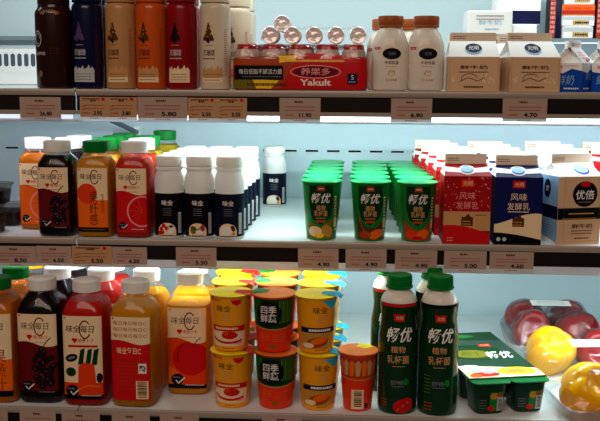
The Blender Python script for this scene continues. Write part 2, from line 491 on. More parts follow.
# ------------------------------------------------------------------ goods: aluminium coffee / milk tea bottles
def tin_bottle(rad, colour, kind, h=128):
    r = thing('drink_bottle', '', 'bottle')
    prof = [(rad - 3, 0), (rad - .6, 1.2), (rad, 4), (rad, h - 8), (rad - .5, h - 4), (rad - 2, h - 1), (rad - 4, h + 1), (rad - 6, h + 2.5)]
    if kind == 'coffee': prof = [(rad - 3, 0), (rad - .6, 1.2), (rad, 4), (rad, h - 13), (rad - .8, h - 9), (rad - 3.5, h - 5), (rad - 4.5, h - 3), (rad - 5, h)]
    bd = MB().lathe(prof, colour, 56)
    cr = rad - (4.5 if kind == 'coffee' else 1.2)
    z = h if kind == 'coffee' else h + 1.5
    MB().lathe([(cr - 1, z), (cr, z + 1), (cr, z + 30), (cr - 1.5, z + 34), (cr - 5, z + 35), (.3, z + 35)], {'coffee': 'tin_brown'}.get(kind, colour), 56, rib=.008).build('bottle_cap', r)
    p = Print(f_cone([(q[0], q[1]) for q in prof]), 3)
    if kind == 'coffee':
        for k in range(9):
            a = R(20 + k * 17.5)
            p.stroke([(9 * math.cos(a) + 2, h - 16 + 5 * math.sin(a)), (16 * math.cos(a) + 2, h - 15 + 8 * math.sin(a))], .9, 1, 'tan')
        p.arc(-20, 74, 8, 12, 1.4, 0, 360, 1, 'light_grey', 30); p.arc(-20, 74, 5, 8, 1, 0, 300, 1, 'light_grey', 20)
        p.text('COFFEE', -17, 52, 1, 'light_grey', w=22, h=4.6, bold=.15)
        p.arc(-15, 22, 3, 4.2, .7, 0, 360, 1, 'tan', 20); p.text('8', -15, 22, 1, 'tan', h=4.5)
        p.lines(8, 60, 14, 3, 4, .8, 1, 'brown')
    else:
        dark = kind in ('navy', 'red')
        ink = 'light_grey' if dark else 'brown'
        tree = {'navy': 'violet', 'red': 'purple'}.get(kind, 'brown')
        x0 = -7
        for k, (y, w) in enumerate(((96, 3), (90, 5.5), (84, 7.5), (78, 9))):
            p.poly([(x0 - w, y - 6), (x0 + w, y - 6), (x0 + w * .25, y + 2), (x0 - w * .25, y + 2)], 1 + k * .5, tree)
        for q in (-7, -3, 4, 6): p.ell(x0 + q, 73 + abs(q) * .3, 2.2, 3, 3.5, tree)
        if not dark:
            for q in range(6): p.ell(x0 + random.uniform(-5, 5), 78 + q * 3, 1.1, 1.1, 4, 'gold', 10)
        p.ell(x0, 71, 2, 3, 4, 'black')
        p.lines(x0, 65, 12, 1, 3, .7, 1, ink)
        p.text('贝瑞颂', x0, 54, 1, ink, w=19, h=9.5, bold=.12)
        p.lines(x0, 45.5, 19, 1, 3, 1.7, 1, ink)
        sky = [(-19, 18), (-19, 33), (-16, 30), (-14, 35), (-11, 29), (-8, 32), (-5, 30), (-2, 35), (0, 29), (4, 31), (7, 36), (9, 30), (12, 33), (15, 28), (15, 18)]
        p.poly(sky, 1, {'navy': 'light_grey', 'red': 'cream'}.get(kind, 'tan'))
        p.rect(-19, 10, 15, 18.2, 1, {'navy': 'light_grey', 'red': 'cream'}.get(kind, 'cream'))
        p.lines(-2, 22, 24, 3, 4, .9, 2, 'brown')
        p.lines(20, 88, 5, 22, 3.2, 1, 1, 'rust' if not dark else 'dark_red')
    p.into(bd).build('bottle_body', r)
    return r

# ------------------------------------------------------------------ goods: milk bottles, yoghurt drinks, cups
def milk_bottle():
    r = thing('milk_bottle', '', 'bottle')
    secs = [(0, 23, 23, 3), (2, 26, 26, 3), (6, 27.2, 27.2, 3), (55, 27.2, 27.2, 3), (68, 26.4, 26.4, 2.8), (80, 23, 23, 2.5), (88, 18.5, 18.5, 2.1), (91, 16.5, 16.5, 2), (96, 16.5, 16.5, 2)]
    bd = MB().loft(secs, 'milk_bottle', 48)
    MB().lathe([(16.8, 92.5), (19, 93), (19.2, 95), (18.6, 96), (19, 97), (19, 108), (18, 109.5), (.3, 109.5)], 'cap_amber', 60, rib=.02).build('bottle_cap', r)
    p = Print(f_super(secs), 3, 6)
    p.rect(-24, 60, -17, 64, 1, 'red'); p.lines(-20.5, 62, 5, 1, 2, 1, 2, 'white')
    p.ell(0, 54, 13.5, 8.2, 1, 'black', 32); p.text('光明', 0, 54, 2, 'grey', w=10, h=5)
    p.text('牛奶饮品', 0, 41, 1, 'brown', w=20, h=5, bold=.15); p.lines(0, 35.5, 16, 1, 2, 1, 1, 'tan')
    p.arc(0, 26, 5, 4, .8, 0, 360, 1, 'tan'); p.stroke([(-5, 23), (-3, 28), (1, 27), (5, 29)], .9, 1, 'tan'); p.text('巴氏杀菌', 0, 16, 1, 'tan', w=16, h=3.6, bold=.1)
    p.into(bd).build('bottle_body', r)
    return r

def yoghurt_drink(fruit):
    r = thing('yogurt_drink_bottle', '', 'bottle')
    prof = [(19, 0), (21.6, 1), (22.2, 4), (22.2, 69), (22, 74), (22.4, 84), (21.5, 92), (19.6, 98), (18.4, 101), (18.6, 103), (20.3, 104), (20.3, 107), (17.5, 108.5), (17.5, 112)]
    MB().lathe(prof, 'yoghurt_white', 44).build('bottle_body', r)
    MB().lathe([(18, 109.6), (19.8, 110), (20, 112), (20, 121.5), (19, 123.4), (17, 124), (.3, 124)], 'cap_white', 60, rib=.015).build('bottle_cap', r)
    lab = MB()
    col = 'label_black' if fruit != 'plain' else 'label_navy'
    lab.lathe([(22.5, 4), (22.5, 69)], 'label_navy', 44, cap0=False, cap1=False)
    p = Print(f_cone([(22.5, 0), (22.5, 70)]), 3)
    p.rect(-22, 4.2, 22, 68.8, 0, col)
    p.text('味全', 1, 55, 1, 'white', w=17, h=8, bold=.1)
    p.lines(1, 46, 13, 4, 3.2, .8, 1, 'grey')
    n = 16
    p.poly([(-14, 5), (14, 5)] + [(14 * math.cos(math.pi * i / n), 12 + 12.5 * math.sin(math.pi * i / n)) for i in range(n + 1)], 1, 'cream')
    if fruit == 'berry':
        for a, b in ((-9, 15), (-5, 20), (0, 16), (-7, 10), (-11, 9)): p.ell(a, b, 3.4, 3.2, 2 + a * .02, 'red', 14)
        p.ell(6, 14, 5, 6, 2, 'white'); p.ell(6, 19, 3, 2, 3, 'dark_green')
    elif fruit == 'aloe':
        p.ell(-6, 14, 5, 6, 2, 'olive'); p.ell(3, 12, 5, 3.6, 2.4, 'white'); p.ell(8, 17, 3.4, 5, 3, 'rust'); p.stroke([(-10, 19), (0, 14), (8, 20)], 1.6, 4, 'dark_green')
    else:
        p.ell(-3, 13, 9, 8, 2, 'white'); p.ell(8, 17, 3, 5, 3, 'brown', rot=.4); p.ell(9, 9, 2.4, 2.4, 3, 'tan')
    p.lines(0, 5.8, 16, 1, 2, .8, 3, 'brown')
    p.rect(17.5, 8, 23.5, 40, 1, 'light_grey'); p.lines(20.5, 36, 5, 9, 3, .9, 2, 'grey')
    p.into(lab)
    lab.build('wrap_label', r)
    return r

def cup_body(r0, r1, h, m, seg=48):
    return MB().lathe([(r0 - 2.5, 0), (r0, .8), (r0 + .3, 2), (r1, h - 3.5), (r1 + .2, h - 3), (r1 + 1.8, h - 2.6), (r1 + 2, h - 1.2)], m, seg)

def green_cup(kind):
    r = thing('yogurt_cup', '', 'cup')
    h, r0, r1 = 89, 22.3, 28.8
    prof = [(r0, 0), (r1, h - 3.5)]
    b = cup_body(r0, r1, h, 'cup_green')
    l = MB().lathe([(r1 + 1.5, h - 1.1), (r1 + 2.4, h - 1.1), (r1 + 2.6, h - .5), (r1 + 2, h + .2), (r1 - 1, h + .2), (r1 - 2, h - .2), (14, h + 1.3), (6, h + .7), (.3, h + .9)], 'foil_green', 56)
    p = Print(f_top(h + .9), 50)
    p.into(l); l.build('foil_lid', r)
    p = Print(f_cone(prof), 3, 20)
    x = 19
    p.poly([(-x, 84), (x, 84), (x + 1, 55), (15, 36), (0, 24), (-14, 34), (-x, 52)], 0, 'cup_dark')
    p.poly([(-5, 83), (5, 83), (6, 76), (-6, 76)], 1, 'rust'); p.lines(0, 79.5, 7, 1, 2, 1.6, 2, 'cream')
    p.text('畅优', 0, 65, 2, 'white', w=30, h=15, shear=.25, bold=.12)
    p.text('植物\n乳杆菌', 0, 46, 2, 'tan', w=20, h=17, bold=.1)
    p.lines(0, 34.5, 15, 1, 2, 1.2, 2, 'tan'); p.rect(-7, 28, 7, 31.5, 2, 'rust')
    if kind == 'melon':
        p.poly([(-20, 3), (18, 3), (19, 34), (8, 26), (0, 20), (-10, 26), (-20, 28)], 1, 'olive')
        p.ell(-9, 14, 11, 8, 2, 'cream'); p.ell(10, 15, 8, 10, 2.4, 'gold', rot=.5); p.ell(-2, 8, 7, 4, 3, 'yellow')
    elif kind == 'apricot':
        p.poly([(-19, 3), (20, 3), (21, 28), (6, 20), (-6, 22), (-12, 30), (-21, 42)], 1, 'brown')
        p.ell(10, 11, 12, 7, 2, 'orange', rot=.35); p.ell(-8, 10, 9, 6, 2.4, 'rust'); p.stroke([(-19, 38), (-10, 18), (2, 8)], 2, 3, 'olive')
    else:
        p.poly([(-20, 3), (20, 3), (22, 34), (14, 24), (0, 17), (-12, 24), (-22, 32)], 1, 'rust')
        p.ell(-8, 11, 10, 6.5, 2, 'deep_orange', rot=-.3); p.ell(9, 12, 10, 7, 2.4, 'orange', rot=.3); p.ell(0, 6, 8, 3, 3, 'red')
    p.lines(24.5, 66, 5, 12, 4.5, 2.6, 1, 'cream')
    p.rect(21.5, 20, 28, 34, 1, 'cream')
    p.into(b).build('cup_body', r)
    return r

def flap_lid(mb, R1, z, m, flap, ang):
    mb.lathe([(R1 - 1, z - 1.2), (R1 + .6, z - 1.2), (R1 + .8, z - .6), (R1, z), (R1 - 2.5, z + .1), (R1 - 4, z - .3), (R1 * .5, z + .8), (.3, z + .6)], m, 52)
    # peel flap: a coloured tongue turned up over the rim
    ca, sa = math.cos(ang), math.sin(ang)
    def fn(u, v):
        d = R1 * (.25 + .95 * u)
        wv = (v - .5) * 2 * R1 * (.28 + .32 * u if u < .75 else .52 - (u - .75) * 1.0)
        zz = z + 1.0 + (0 if u < .7 else -(u - .7) * 14) + .8 * math.sin(v * 9 + u * 4) * u
        return (d * ca - wv * sa, d * sa + wv * ca, zz)
    mb.grid(8, 6, fn, flap)
    return mb

def yellow_cup(kind):
    r = thing('dessert_cup', '', 'cup')
    h, r0, r1 = 84, 24.5, 30
    prof = [(r0, 0), (r1, h - 3.5)]
    bd = cup_body(r0, r1, h, {'vegetable': 'cup_orange'}.get(kind, 'cup_yellow'))
    lm, fm, ang = {'strawberry': ('lid_yellow', 'red', R(-10)), 'mango': ('lid_yellow', 'cyan', R(-14)), 'vegetable': ('lid_orange', 'green', R(170))}[kind]
    flap_lid(MB(), r1 + 2, h, lm, fm, ang).build('foil_lid', r)
    p = Print(f_cone(prof), 3, 20)
    if kind == 'vegetable':
        n = 12
        p.poly([(-38, 41), (-30, 40)] + [(-30 + 64 * i / n, 39 - 5 * math.sin(math.pi * i / n)) for i in range(n + 1)] + [(38, 42), (39, 80), (-39, 80)], 1, 'dark_green')
        for i in range(9): p.rect(10 + i * 3, 44, 11.6 + i * 3, 78, 2, 'green' if i % 2 else 'olive')
        for i in range(5): p.rect(-38 + i * 4, 46, -36 + i * 4, 78, 2, 'green')
        p.ell(-6, 58, 20, 19, 3, 'black')
        p.text('四季\n鲜蔬', -6, 58, 4, 'white', w=24, h=25, bold=.05)
        p.stroke([(-36 + 72 * i / n, 40 - 5 * math.sin(math.pi * i / n)) for i in range(n + 1)], 1.6, 3, 'gold')
        p.text('味全', -12, 24, 1, 'orange', w=16, h=9); p.lines(10, 27, 18, 4, 3.4, .8, 1, 'orange')
        p.arc(0, 9, 4, 4, 1.2, 0, 360, 1, 'olive'); p.ell(0, 9, 2, 2, 1, 'olive')
    else:
        s = 0 if kind == 'strawberry' else 10
        p.text('味全', -6 + s, 65, 1, 'brown', w=22, h=10, bold=.05)
        p.lines(-3 + s, 55, 14, 2, 4, 1.8, 1, 'tan'); p.lines(-3 + s, 47, 18, 1, 3, 1, 1, 'tan')
        if kind == 'strawberry':
            p.poly([(4, 78), (22, 78), (19, 72), (13, 69), (7, 72)], 1, 'red')
            p.rect(-27, 31, 27, 39, 1, 'red'); p.lines(-3, 35, 34, 1, 2, 3.2, 2, 'cream')
            p.poly([(-25, 8), (25, 8), (27, 30), (-27, 30)], 1, 'cream')
            p.ell(2, 25, 12, 6, 2, 'red'); p.ell(-4, 27.5, 5, 3, 3, 'deep_orange'); p.arc(0, 22, 25, 10, 3.5, 185, 330, 3, 'red'); p.ell(14, 14, 8, 3, 2.5, 'pink')
            p.lines(0, 5, 16, 1, 2, 1.2, 2, 'rust'); p.ell(-27, 79, 4, 3, 1, 'red'); p.lines(-18, 77, 12, 1, 2, 2, 1, 'red')
        else:
            p.poly([(6, 79), (36, 79), (30, 70), (22, 66)], 1, 'cyan')
            p.rect(-27, 31, 30, 39, 1, 'navy'); p.lines(4, 35, 34, 1, 2, 3.4, 2, 'white')
            p.poly([(-26, 7), (27, 7), (29, 30), (-27, 30)], 1, 'gold')
            p.ell(0, 17, 17, 8, 2, 'rust', rot=.2); p.ell(3, 20, 13, 5, 3, 'orange', rot=.25); p.ell(-14, 12, 9, 4, 3, 'cream')
            p.lines(4, 5, 16, 1, 2, 1.2, 2, 'rust')
    p.into(bd).build('cup_body', r)
    return r

def tumbler():
    r = thing('dessert_cup', '', 'cup')
    h, r0, r1 = 88, 20.5, 27
    prof = [(r0, 0), (r1, h - 3.5)]
    bd = cup_body(r0, r1, h, 'cup_orange')
    l = MB()
    flap_lid(l, r1 + 2, h, 'lid_orange', 'lid_yellow', R(55))
    l.build('foil_lid', r)
    p = Print(f_cone(prof), 3, 20)
    p.poly([(-33, 52), (33, 52), (36, 82), (-36, 82)], 0, 'rust')
    for i in range(7): p.poly([(-30 + i * 9, 55), (-24 + i * 9, 55), (-23 + i * 9.2, 74), (-27 + i * 9, 79), (-31 + i * 9, 74)], 1, 'tan' if i % 2 else 'orange')
    p.stroke([(-34, 51), (0, 48.5), (34, 51)], 1.4, 1, 'gold')
    p.rect(-9, 4, 9, 34, 1, 'cream')
    y = 8; rnd = random.Random(5)
    while y < 31:
        t = rnd.choice((.6, 1, 1.6)); p.rect(-5, y, 6, y + t, 2, 'brown'); y += t + rnd.choice((.7, 1.1))
    p.rect(11, 5, 16, 12, 1, 'black'); p.lines(-20, 38, 14, 6, 4, 1, 1, 'orange')
    p.into(bd).build('cup_body', r)
    return r

def plant_drink(kind):
    r = thing('yogurt_drink_bottle', '', 'bottle')
    prof = [(24, 0), (27.5, 2), (28.6, 8), (28.6, 99), (28, 113), (25.4, 131), (24.8, 139), (25.6, 149), (26.6, 158), (26.4, 164)]
    neck = [(26.4, 164), (24.5, 169.5), (20, 175.5), (16.5, 179), (16, 182), (16, 191)]
    MB().lathe([(24, 0)] + [(a - .3, b) for a, b in prof[1:]] + neck[1:], 'milk_bottle', 48).build('bottle_body', r)
    MB().lathe([(16.4, 182.6), (19.6, 183), (19.8, 185.5), (18.6, 186.2), (18.4, 199), (17.6, 201.2), (15.8, 201.8), (.3, 201.8)], 'cap_green', 60, rib=.02).build('bottle_cap', r)
    s = MB().lathe([(24.2, .2), (27.7, 2)] + [(a + .25, b) for a, b in prof[2:]], 'sleeve_green', 48, cap0=False, cap1=False)
    p = Print(f_cone([(a + .3, b) for a, b in prof]), 3, 7)
    p.rect(-28, 159.5, 28, 163.5, 0, 'red' if kind == 'strawberry' else 'black')
    p.poly([(-8, 149), (8, 149), (7, 138), (-7, 138)], 1, 'red'); p.text('光明', 0, 143.5, 2, 'cream', w=10, h=5.5)
    p.text('畅优', 1, 119, 1, 'white', w=39, h=21, shear=.25, bold=.14)
    p.text('植物', -1, 98, 1, 'tan', w=21, h=10, bold=.12); p.text('乳杆菌', -1, 83, 1, 'tan', w=32, h=12, bold=.12)
    p.lines(0, 73, 18, 1, 2, 1, 1, 'tan')
    p.text('舒畅', -2, 49, 1, 'grey', w=18, h=7); p.ell(11, 50, 4, 5, 1, 'cup_green'); p.lines(0, 43, 18, 1, 2, .9, 1, 'grey')
    if kind == 'strawberry':
        p.ell(8, 14, 15, 10.5, 1, 'red', 28, rot=.2); p.ell(13, 20, 9, 6, 1.4, 'red'); p.lines(-21, 22, 9, 3, 4, 1.4, 1, 'rust')
        for k in range(9): p.ell(-1 + (k * 7) % 20, 8 + (k * 5) % 14, .6, .9, 3, 'gold', 8)
    else:
        p.lines(-18, 60, 10, 6, 5, 1, 1, 'olive'); p.lines(-16, 20, 13, 3, 5, 1.8, 1, 'rust')
    p.into(s)
    s.build('shrink_sleeve', r)
    return r

# ------------------------------------------------------------------ goods: gable-top cartons
def carton(kind, W, D, H, roof, fin):
    r = thing('milk_carton', '', 'carton')
    a, b = W / 2, D / 2
    side = {'red': 'carton_red', 'blue': 'carton_blue', 'white': 'carton_white', 'fresh': 'carton_tan', 'sky': 'carton_sky'}[kind]
    roofm = {'red': 'carton_red', 'blue': 'carton_blue'}.get(kind, 'carton_white')
    endm = 'carton_white'
    mb = MB()
    B = [(-a, -b, 0), (a, -b, 0), (a, b, 0), (-a, b, 0)]
    T = [(-a, -b, H), (a, -b, H), (a, b, H), (-a, b, H)]
    mb.add(B + T, [(3, 2, 1, 0), (0, 1, 5, 4), (2, 3, 7, 6)], side)
    mb.add(B + T, [(1, 2, 6, 5), (3, 0, 4, 7)], {'white': 'carton_white', 'fresh': 'carton_tan'}.get(kind, side))
    top = MB()
    zr = H + roof
    g = 2.0
    ai = a * .90
    top.add([(-a, -b, H), (a, -b, H), (ai, -g, zr), (-ai, -g, zr), (a, b, H), (-a, b, H), (ai, g, zr), (-ai, g, zr)], [(0, 1, 2, 3), (4, 5, 7, 6)], roofm)
    for sx in (-1, 1):      # folded-in gable ends: two outer triangles and the tucked centre
        px = sx * a
        top.add([(px, -b, H), (px, b, H), (sx * ai, -g, zr), (sx * ai, g, zr), (sx * a * .55, 0, H + roof * .62)], [(0, 4, 2), (4, 1, 3), (0, 1, 4)] if sx > 0 else [(0, 2, 4), (4, 3, 1), (0, 4, 1)], endm)
    f = MB()
    f.add([(-ai, -g, zr), (ai, -g, zr), (ai, g, zr), (-ai, g, zr), (-ai, -1.1, zr + fin), (ai, -1.1, zr + fin), (ai, 1.1, zr + fin), (-ai, 1.1, zr + fin)],
          [(0, 1, 5, 4), (1, 2, 6, 5), (2, 3, 7, 6), (3, 0, 4, 7), (4, 5, 6, 7)], 'fin_tan' if kind != 'sky' else 'carton_white')
    pf = Print(lambda u, v: (u, -g, v), 200)
    pf.lines(-a * .55, zr + fin * .55, a * .5, 2, 3, 1, 0, 'brown')
    if kind == 'sky': pf.lines(a * .1, zr + fin * .5, a * 1.2, 2, 3, 1.2, 0, 'pink')
    pf.into(f)
    f.build('top_fin', r)
    p = Print(f_flat(b), 200)
    ry = lambda u, v: (u * (1 - .1 * (v - H) / max(roof, 1)), -b + (b - g) * (v - H) / roof, v)
    q = Print(ry, 200)
    if kind in ('red', 'blue'):
        band = 'carton_white'
        q.poly([(-a, H + roof * .35), (-a * .4, H + roof * .28), (a * .4, H + roof * .28), (a, H + roof * .35), (a, H + roof * .75), (a * .4, H + roof * .62), (-a * .4, H + roof * .62), (-a, H + roof * .75)], 1, band)
        q.ell(0, H + roof * .5, a * .36, roof * .4, 2, 'carton_white'); q.ell(0, H + roof * .5, a * .3, roof * .3, 3, 'pale_blue'); q.arc(0, H + roof * .46, a * .28, roof * .28, 2, 180, 360, 4, 'blue' if kind == 'blue' else 'grey')
        p.rect(-9, H - 16, 9, H - 5, 1, 'red' if kind == 'blue' else 'deep_orange'); p.text('光明', 0, H - 10.5, 2, 'cream', w=13, h=6.5)
        tx = 'cream' if kind == 'blue' else 'pink'
        p.text('风味', 0, H - 29, 1, tx, w=24, h=11); p.text('发酵乳', 0, H - 43, 1, tx, w=33, h=11)
        n = 14
        if kind == 'red':
            for k in range(46):
                u, v = random.uniform(-a + 2, a - 2), random.uniform(H * .5, H - 2)
                p.ell(u, v, random.uniform(.5, 1.2), random.uniform(.5, 1.2), .5, 'pink', 8)
            p.rect(-a, H * .2, a, H * .48, 1, 'tan')
            p.poly([(-a, 0)] + [(a, 0)] + [(a - 2 * a * i / n, H * (.15 + .13 * math.sin(1.9 * i / n))) for i in range(n + 1)], 2, 'red')
            p.lines(-a * .7, 9, 9, 2, 4, 1.6, 3, 'pink')
        else:
            p.poly([(-a, H * .46)] + [(-a, H * .18)] + [(-a + 2 * a * i / n, H * (.18 - .1 * math.sin(1.5 * i / n))) for i in range(n + 1)] + [(a - 2 * a * i / n, H * (.38 + .09 * math.sin(3.0 * i / n + 1.2))) for i in range(n + 1)], 1, 'cream')
            p.poly([(-a, 0), (a, 0), (a, H * .08)] + [(a - 2 * a * i / n, H * (.08 + .1 * math.sin(1.5 * i / n))) for i in range(n + 1)], 2, 'black')
            p.lines(0, H - 51, 30, 1, 2, 1.4, 1, 'cream'); p.ell(-a * .8, 8, 3, 3, 3, 'light_grey'); p.ell(-a * .55, 8, 3, 3, 3, 'light_grey')
        p.rect(-8, H * .27, 9, H * .40, 3, 'brown'); p.poly([(-3, H * .40), (6, H * .40), (2, H * .45)], 3, 'brown'); p.lines(0, H * .335, 13, 2, 4, 1.6, 4, 'gold')
        if kind == 'red': p.lines(a * .6, H * .43, 16, 1, 2, 1.2, 3, 'brown')
    elif kind == 'white':
        p.rect(-a, 0, a, H, 0, 'carton_tan')
        p.rect(-a * .72, 4, -a * .70, H - 4, 1, 'gold'); p.rect(a * .90, 4, a * .92, H - 4, 1, 'gold'); p.rect(-a * .72, 4, a * .92, 4.8, 1, 'gold')
        q.ell(a * .25, H + roof * .5, a * .36, roof * .36, 1, 'pale_blue'); q.arc(a * .25, H + roof * .5, a * .36, roof * .36, 2, 180, 380, 2, 'blue')
        p.ell(a * .22, H - 26, 20, 19, 2, 'black', 32); p.ell(a * .22, H - 11.5, 8, 4, 3, 'red')
        p.text('优倍', a * .22, H - 27, 3, 'white', w=30, h=14, bold=.1); p.lines(a * .22, H - 38, 22, 1, 2, 1.4, 3, 'grey')
        p.rect(-a, H * .37, a, H * .54, 1, 'black'); p.lines(a * .1, H * .455, a * 1.2, 1, 2, 2, 2, 'tan'); p.lines(0, H * .385, a * 1.6, 1, 2, 1, 2, 'gold')
        p.text('鲜牛奶', a * .15, H * .27, 2, 'brown', w=34, h=7, bold=.2); p.lines(a * .15, H * .2, 34, 2, 4, 1.4, 2, 'brown'); p.lines(a * .15, H * .09, 24, 1, 2, 1.8, 2, 'brown')
        s = Print(lambda u, v: (-a, -u, v), 200)
        s.rect(-b, 0, b, H, 0, 'pale_blue'); s.ell(0, H - 20, 10, 14, 1, 'navy', 24); s.text('优', 0, H - 20, 2, 'white', h=9)
        s.rect(-b, H * .37, b, H * .56, 1, 'navy'); s.lines(0, H * .3, b * 1.3, 6, 4, 1, 1, 'grey'); s.poly([(-b, 0), (b, 0), (b, 3), (-b, 12)], 2, 'carton_white')
        s.into(mb)
    elif kind == 'fresh':
        q.ell(0, H + roof * .52, a * .36, roof * .33, 1, 'white', 32); q.ell(0, H + roof * .52, a * .34, roof * .3, 2, 'navy', 32); q.text('光明', 0, H + roof * .54, 3, 'white', w=a * .42, h=roof * .26); q.arc(0, H + roof * .52, a * .36, roof * .38, 2, 200, 340, 3, 'pale_blue')
        p.text('鲜牛奶', 0, H * .70, 1, 'brown', w=40, h=5.5, bold=.15); p.lines(0, H * .56, 42, 1, 2, 1.4, 1, 'brown')
        p.arc(-6, H * .36, 12, 8, .8, 20, 200, 1, 'brown'); p.stroke([(-20, 14), (-8, 20), (6, 15), (18, 21)], .9, 1, 'brown')
        for k in range(9): p.ell(20 + random.uniform(-6, 10), H * .25 + random.uniform(0, 16), 1.2, 2, 1, 'cream', 8)
        for k in range(5): p.ell(-30 + random.uniform(-3, 4), H * .2 + random.uniform(0, 14), 1.1, 1.8, 1, 'cream', 8)
        p.lines(0, H * .13, 28, 1, 2, 2.6, 1, 'brown')
        p.rect(-a + 2, 3, -a + 2.7, H - 3, 1, 'gold'); p.rect(a - 2.7, 3, a - 2, H - 3, 1, 'gold')
    elif kind == 'sky':
        p.poly([(-a, H * .72), (-a * .2, H * .66), (a * .4, H * .78), (a, H * .7), (a, H), (-a, H)], 1, 'carton_white')
        p.text('鲜奶', a * .1, H * .55, 2, 'pale_blue', w=a * 1.1, h=H * .3, shear=.2); p.lines(-a * .3, 5, a, 1, 2, 2, 2, 'white')
        q.lines(0, H + roof * .7, a * 1.0, 3, 4, 1.4, 2, 'pink'); q.poly([(-a * .2, H + 2), (a * .3, H + 2), (a * .05, H + roof * .3)], 2, 'red')
        q.ell(a * .5, H + roof * .25, 3, 2, 2, 'dark_green')
        s = Print(lambda u, v: (-a, -u, v), 200)
        s.poly([(-b, H * .70), (-b * .3, H * .64), (b * .3, H * .80), (b, H * .72), (b, H), (-b, H)], 1, 'carton_white')
        s.text('鲜奶', -b * .1, H * .42, 2, 'pale_blue', w=b * 1.2, h=H * .34, shear=.2); s.lines(b * .3, 5, b, 1, 2, 2, 2, 'white')
        s.ell(-b * .5, H * .86, 4, 2.4, 2, 'pink'); s.lines(b * .2, H * .9, b, 1, 3, 1.4, 2, 'pink')
        s.into(mb)
    p.into(mb).build('carton_body', r)
    q.into(top).build('gable_roof', r)
    return r

# ------------------------------------------------------------------ goods: small probiotic drinks in film packs
YAK = [(15, 0), (18.5, 1), (19, 4), (19, 26), (16, 33), (15.4, 37), (18, 44), (18.6, 50), (17.6, 57), (14, 62), (13.6, 65)]

def add_yakult(root, x, y, top='foil_red', name='bottle'):
    b = MB().lathe(YAK, 'yakult_body', 28).build(name, root)
    b.location = (x * .001, y * .001, 0)
    f = MB().lathe([(15.2, 57.5), (15.8, 59), (15.2, 63), (15.2, 66.2), (13.6, 67), (.3, 67)], top, 28).build('foil_cap', b)
    return b

def membrane(nx, ny, x0, x1, y0, y1, obst, rim, iters=60):
    g = [[max(rim, obst(x0 + (x1 - x0) * i / nx, y0 + (y1 - y0) * j / ny)) if 0 < i < nx and 0 < j < ny else rim for i in range(nx + 1)] for j in range(ny + 1)]
    o = [row[:] for row in g]
    for _ in range(iters):
        for j in range(1, ny):
            for i in range(1, nx):
                g[j][i] = max(o[j][i], (g[j][i - 1] + g[j][i + 1] + g[j - 1][i] + g[j + 1][i]) / 4)
    return g

def drink_pack():
    r = thing('drink_multipack', '', 'multipack')
    xs = [-80, -40, 0, 40, 80]
    for y in (-19.5, 19.5):
        for x in xs: add_yakult(r, x, y)
    # printed film band around the ten bottles
    hw, hd = 101, 40.5
    def edge(t):            # height of the printed band's upper edge along the front
        return 47 + 7 * math.exp(-((t - 18) / 60) ** 2)
    sec = [(0.4, hw - 3, hd - 3, 9), (2, hw - .6, hd - .6, 9), (8, hw, hd, 9), (30, hw, hd, 9), (44, hw - .6, hd - 1, 8)]
    b = MB().loft(sec, 'red', 96, cap0=True, cap1=False)
    p = Print(f_super(sec[1:]), 5, 10)
    fs = f_super([(0, hw, hd, 9), (43, hw - .6, hd - .6, 9), (60, hw - 3, hd - 6, 8)])
    p = Print(fs, 5, 8)
    n = 40
    p.raw([(-99 + 198 * i / n, v) for i in range(n + 1) for v in (40, edge(-99 + 198 * i / n))], [(2 * i, 2 * i + 2, 2 * i + 3, 2 * i + 1) for i in range(n)], 0, 'red')
    # left part: yellow-green print behind a black plate
    p.poly([(-99, 2), (-28, 2), (-6, 44), (-4, 52), (-99, 47)], 1, 'rust'); p.poly([(-99, 2), (-64, 2), (-70, 16), (-99, 16)], 2, 'olive')
    p.poly([(-64, 2), (-42, 2), (-30, 14), (-70, 16)], 2, 'yellow'); p.poly([(-30, 40), (-6, 43), (-4, 51), (-30, 50)], 2, 'yellow')
    p.rect(-97, 15, -24, 36, 3, 'black'); p.text('每日低脂不腻活力菌', -58, 27, 4, 'white', w=64, h=7.5); p.lines(-56, 19.5, 58, 1, 2, 1, 4, 'grey')
    p.lines(-48, 8, 60, 1, 2, 4, 3, 'brown')
    p.arc(24, 27, 38, 10, 1.6, 0, 360, 2, 'pink', 40); p.ell(24, 27, 33, 8, 2, 'dark_red', 32); p.text('养樂多', 24, 27.5, 3, 'pink', w=44, h=11, bold=.15)
    p.text('Yakult', 24, 11.5, 2, 'white', w=46, h=9.5, bold=.25)
    p.lines(22, 43, 88, 1, 2, 3, 2, 'gold')
    p.rect(71, 9, 86, 25, 2, 'navy'); p.text('5', 78.5, 19, 3, 'white', h=7); p.lines(78.5, 12.5, 11, 1, 2, 1.6, 3, 'pale_blue')
    p.into(b)
    b.build('printed_wrap', r)
    # clear film stretched over the caps
    def ob(x, y):
        z = 0
        for cy in (-19.5, 19.5):
            for cx in xs:
                d = math.hypot(x - cx, y - cy)
                if d < 16: z = max(z, 68)
        return z
    nx, ny = 60, 24
    g = membrane(nx, ny, -100, 100, -40, 40, ob, 46)
    f = MB().grid(nx, ny, lambda u, v: (-100 + 200 * u, -40 + 80 * v, g[round(v * ny)][round(u * nx)]), 'film')
    f.build('clear_film', r)
    s = MB()
    d = Print(f_super([(0, hw + .6, hd + .6, 9), (60, hw - 2, hd - 4, 8)]), 200)
    d.ell(76, 47, 6, 6, 4, 'tan', 20); d.lines(76, 48, 8, 2, 3, 1, 5, 'brown'); d.into(s)
    s.build('round_sticker', r)
    return r

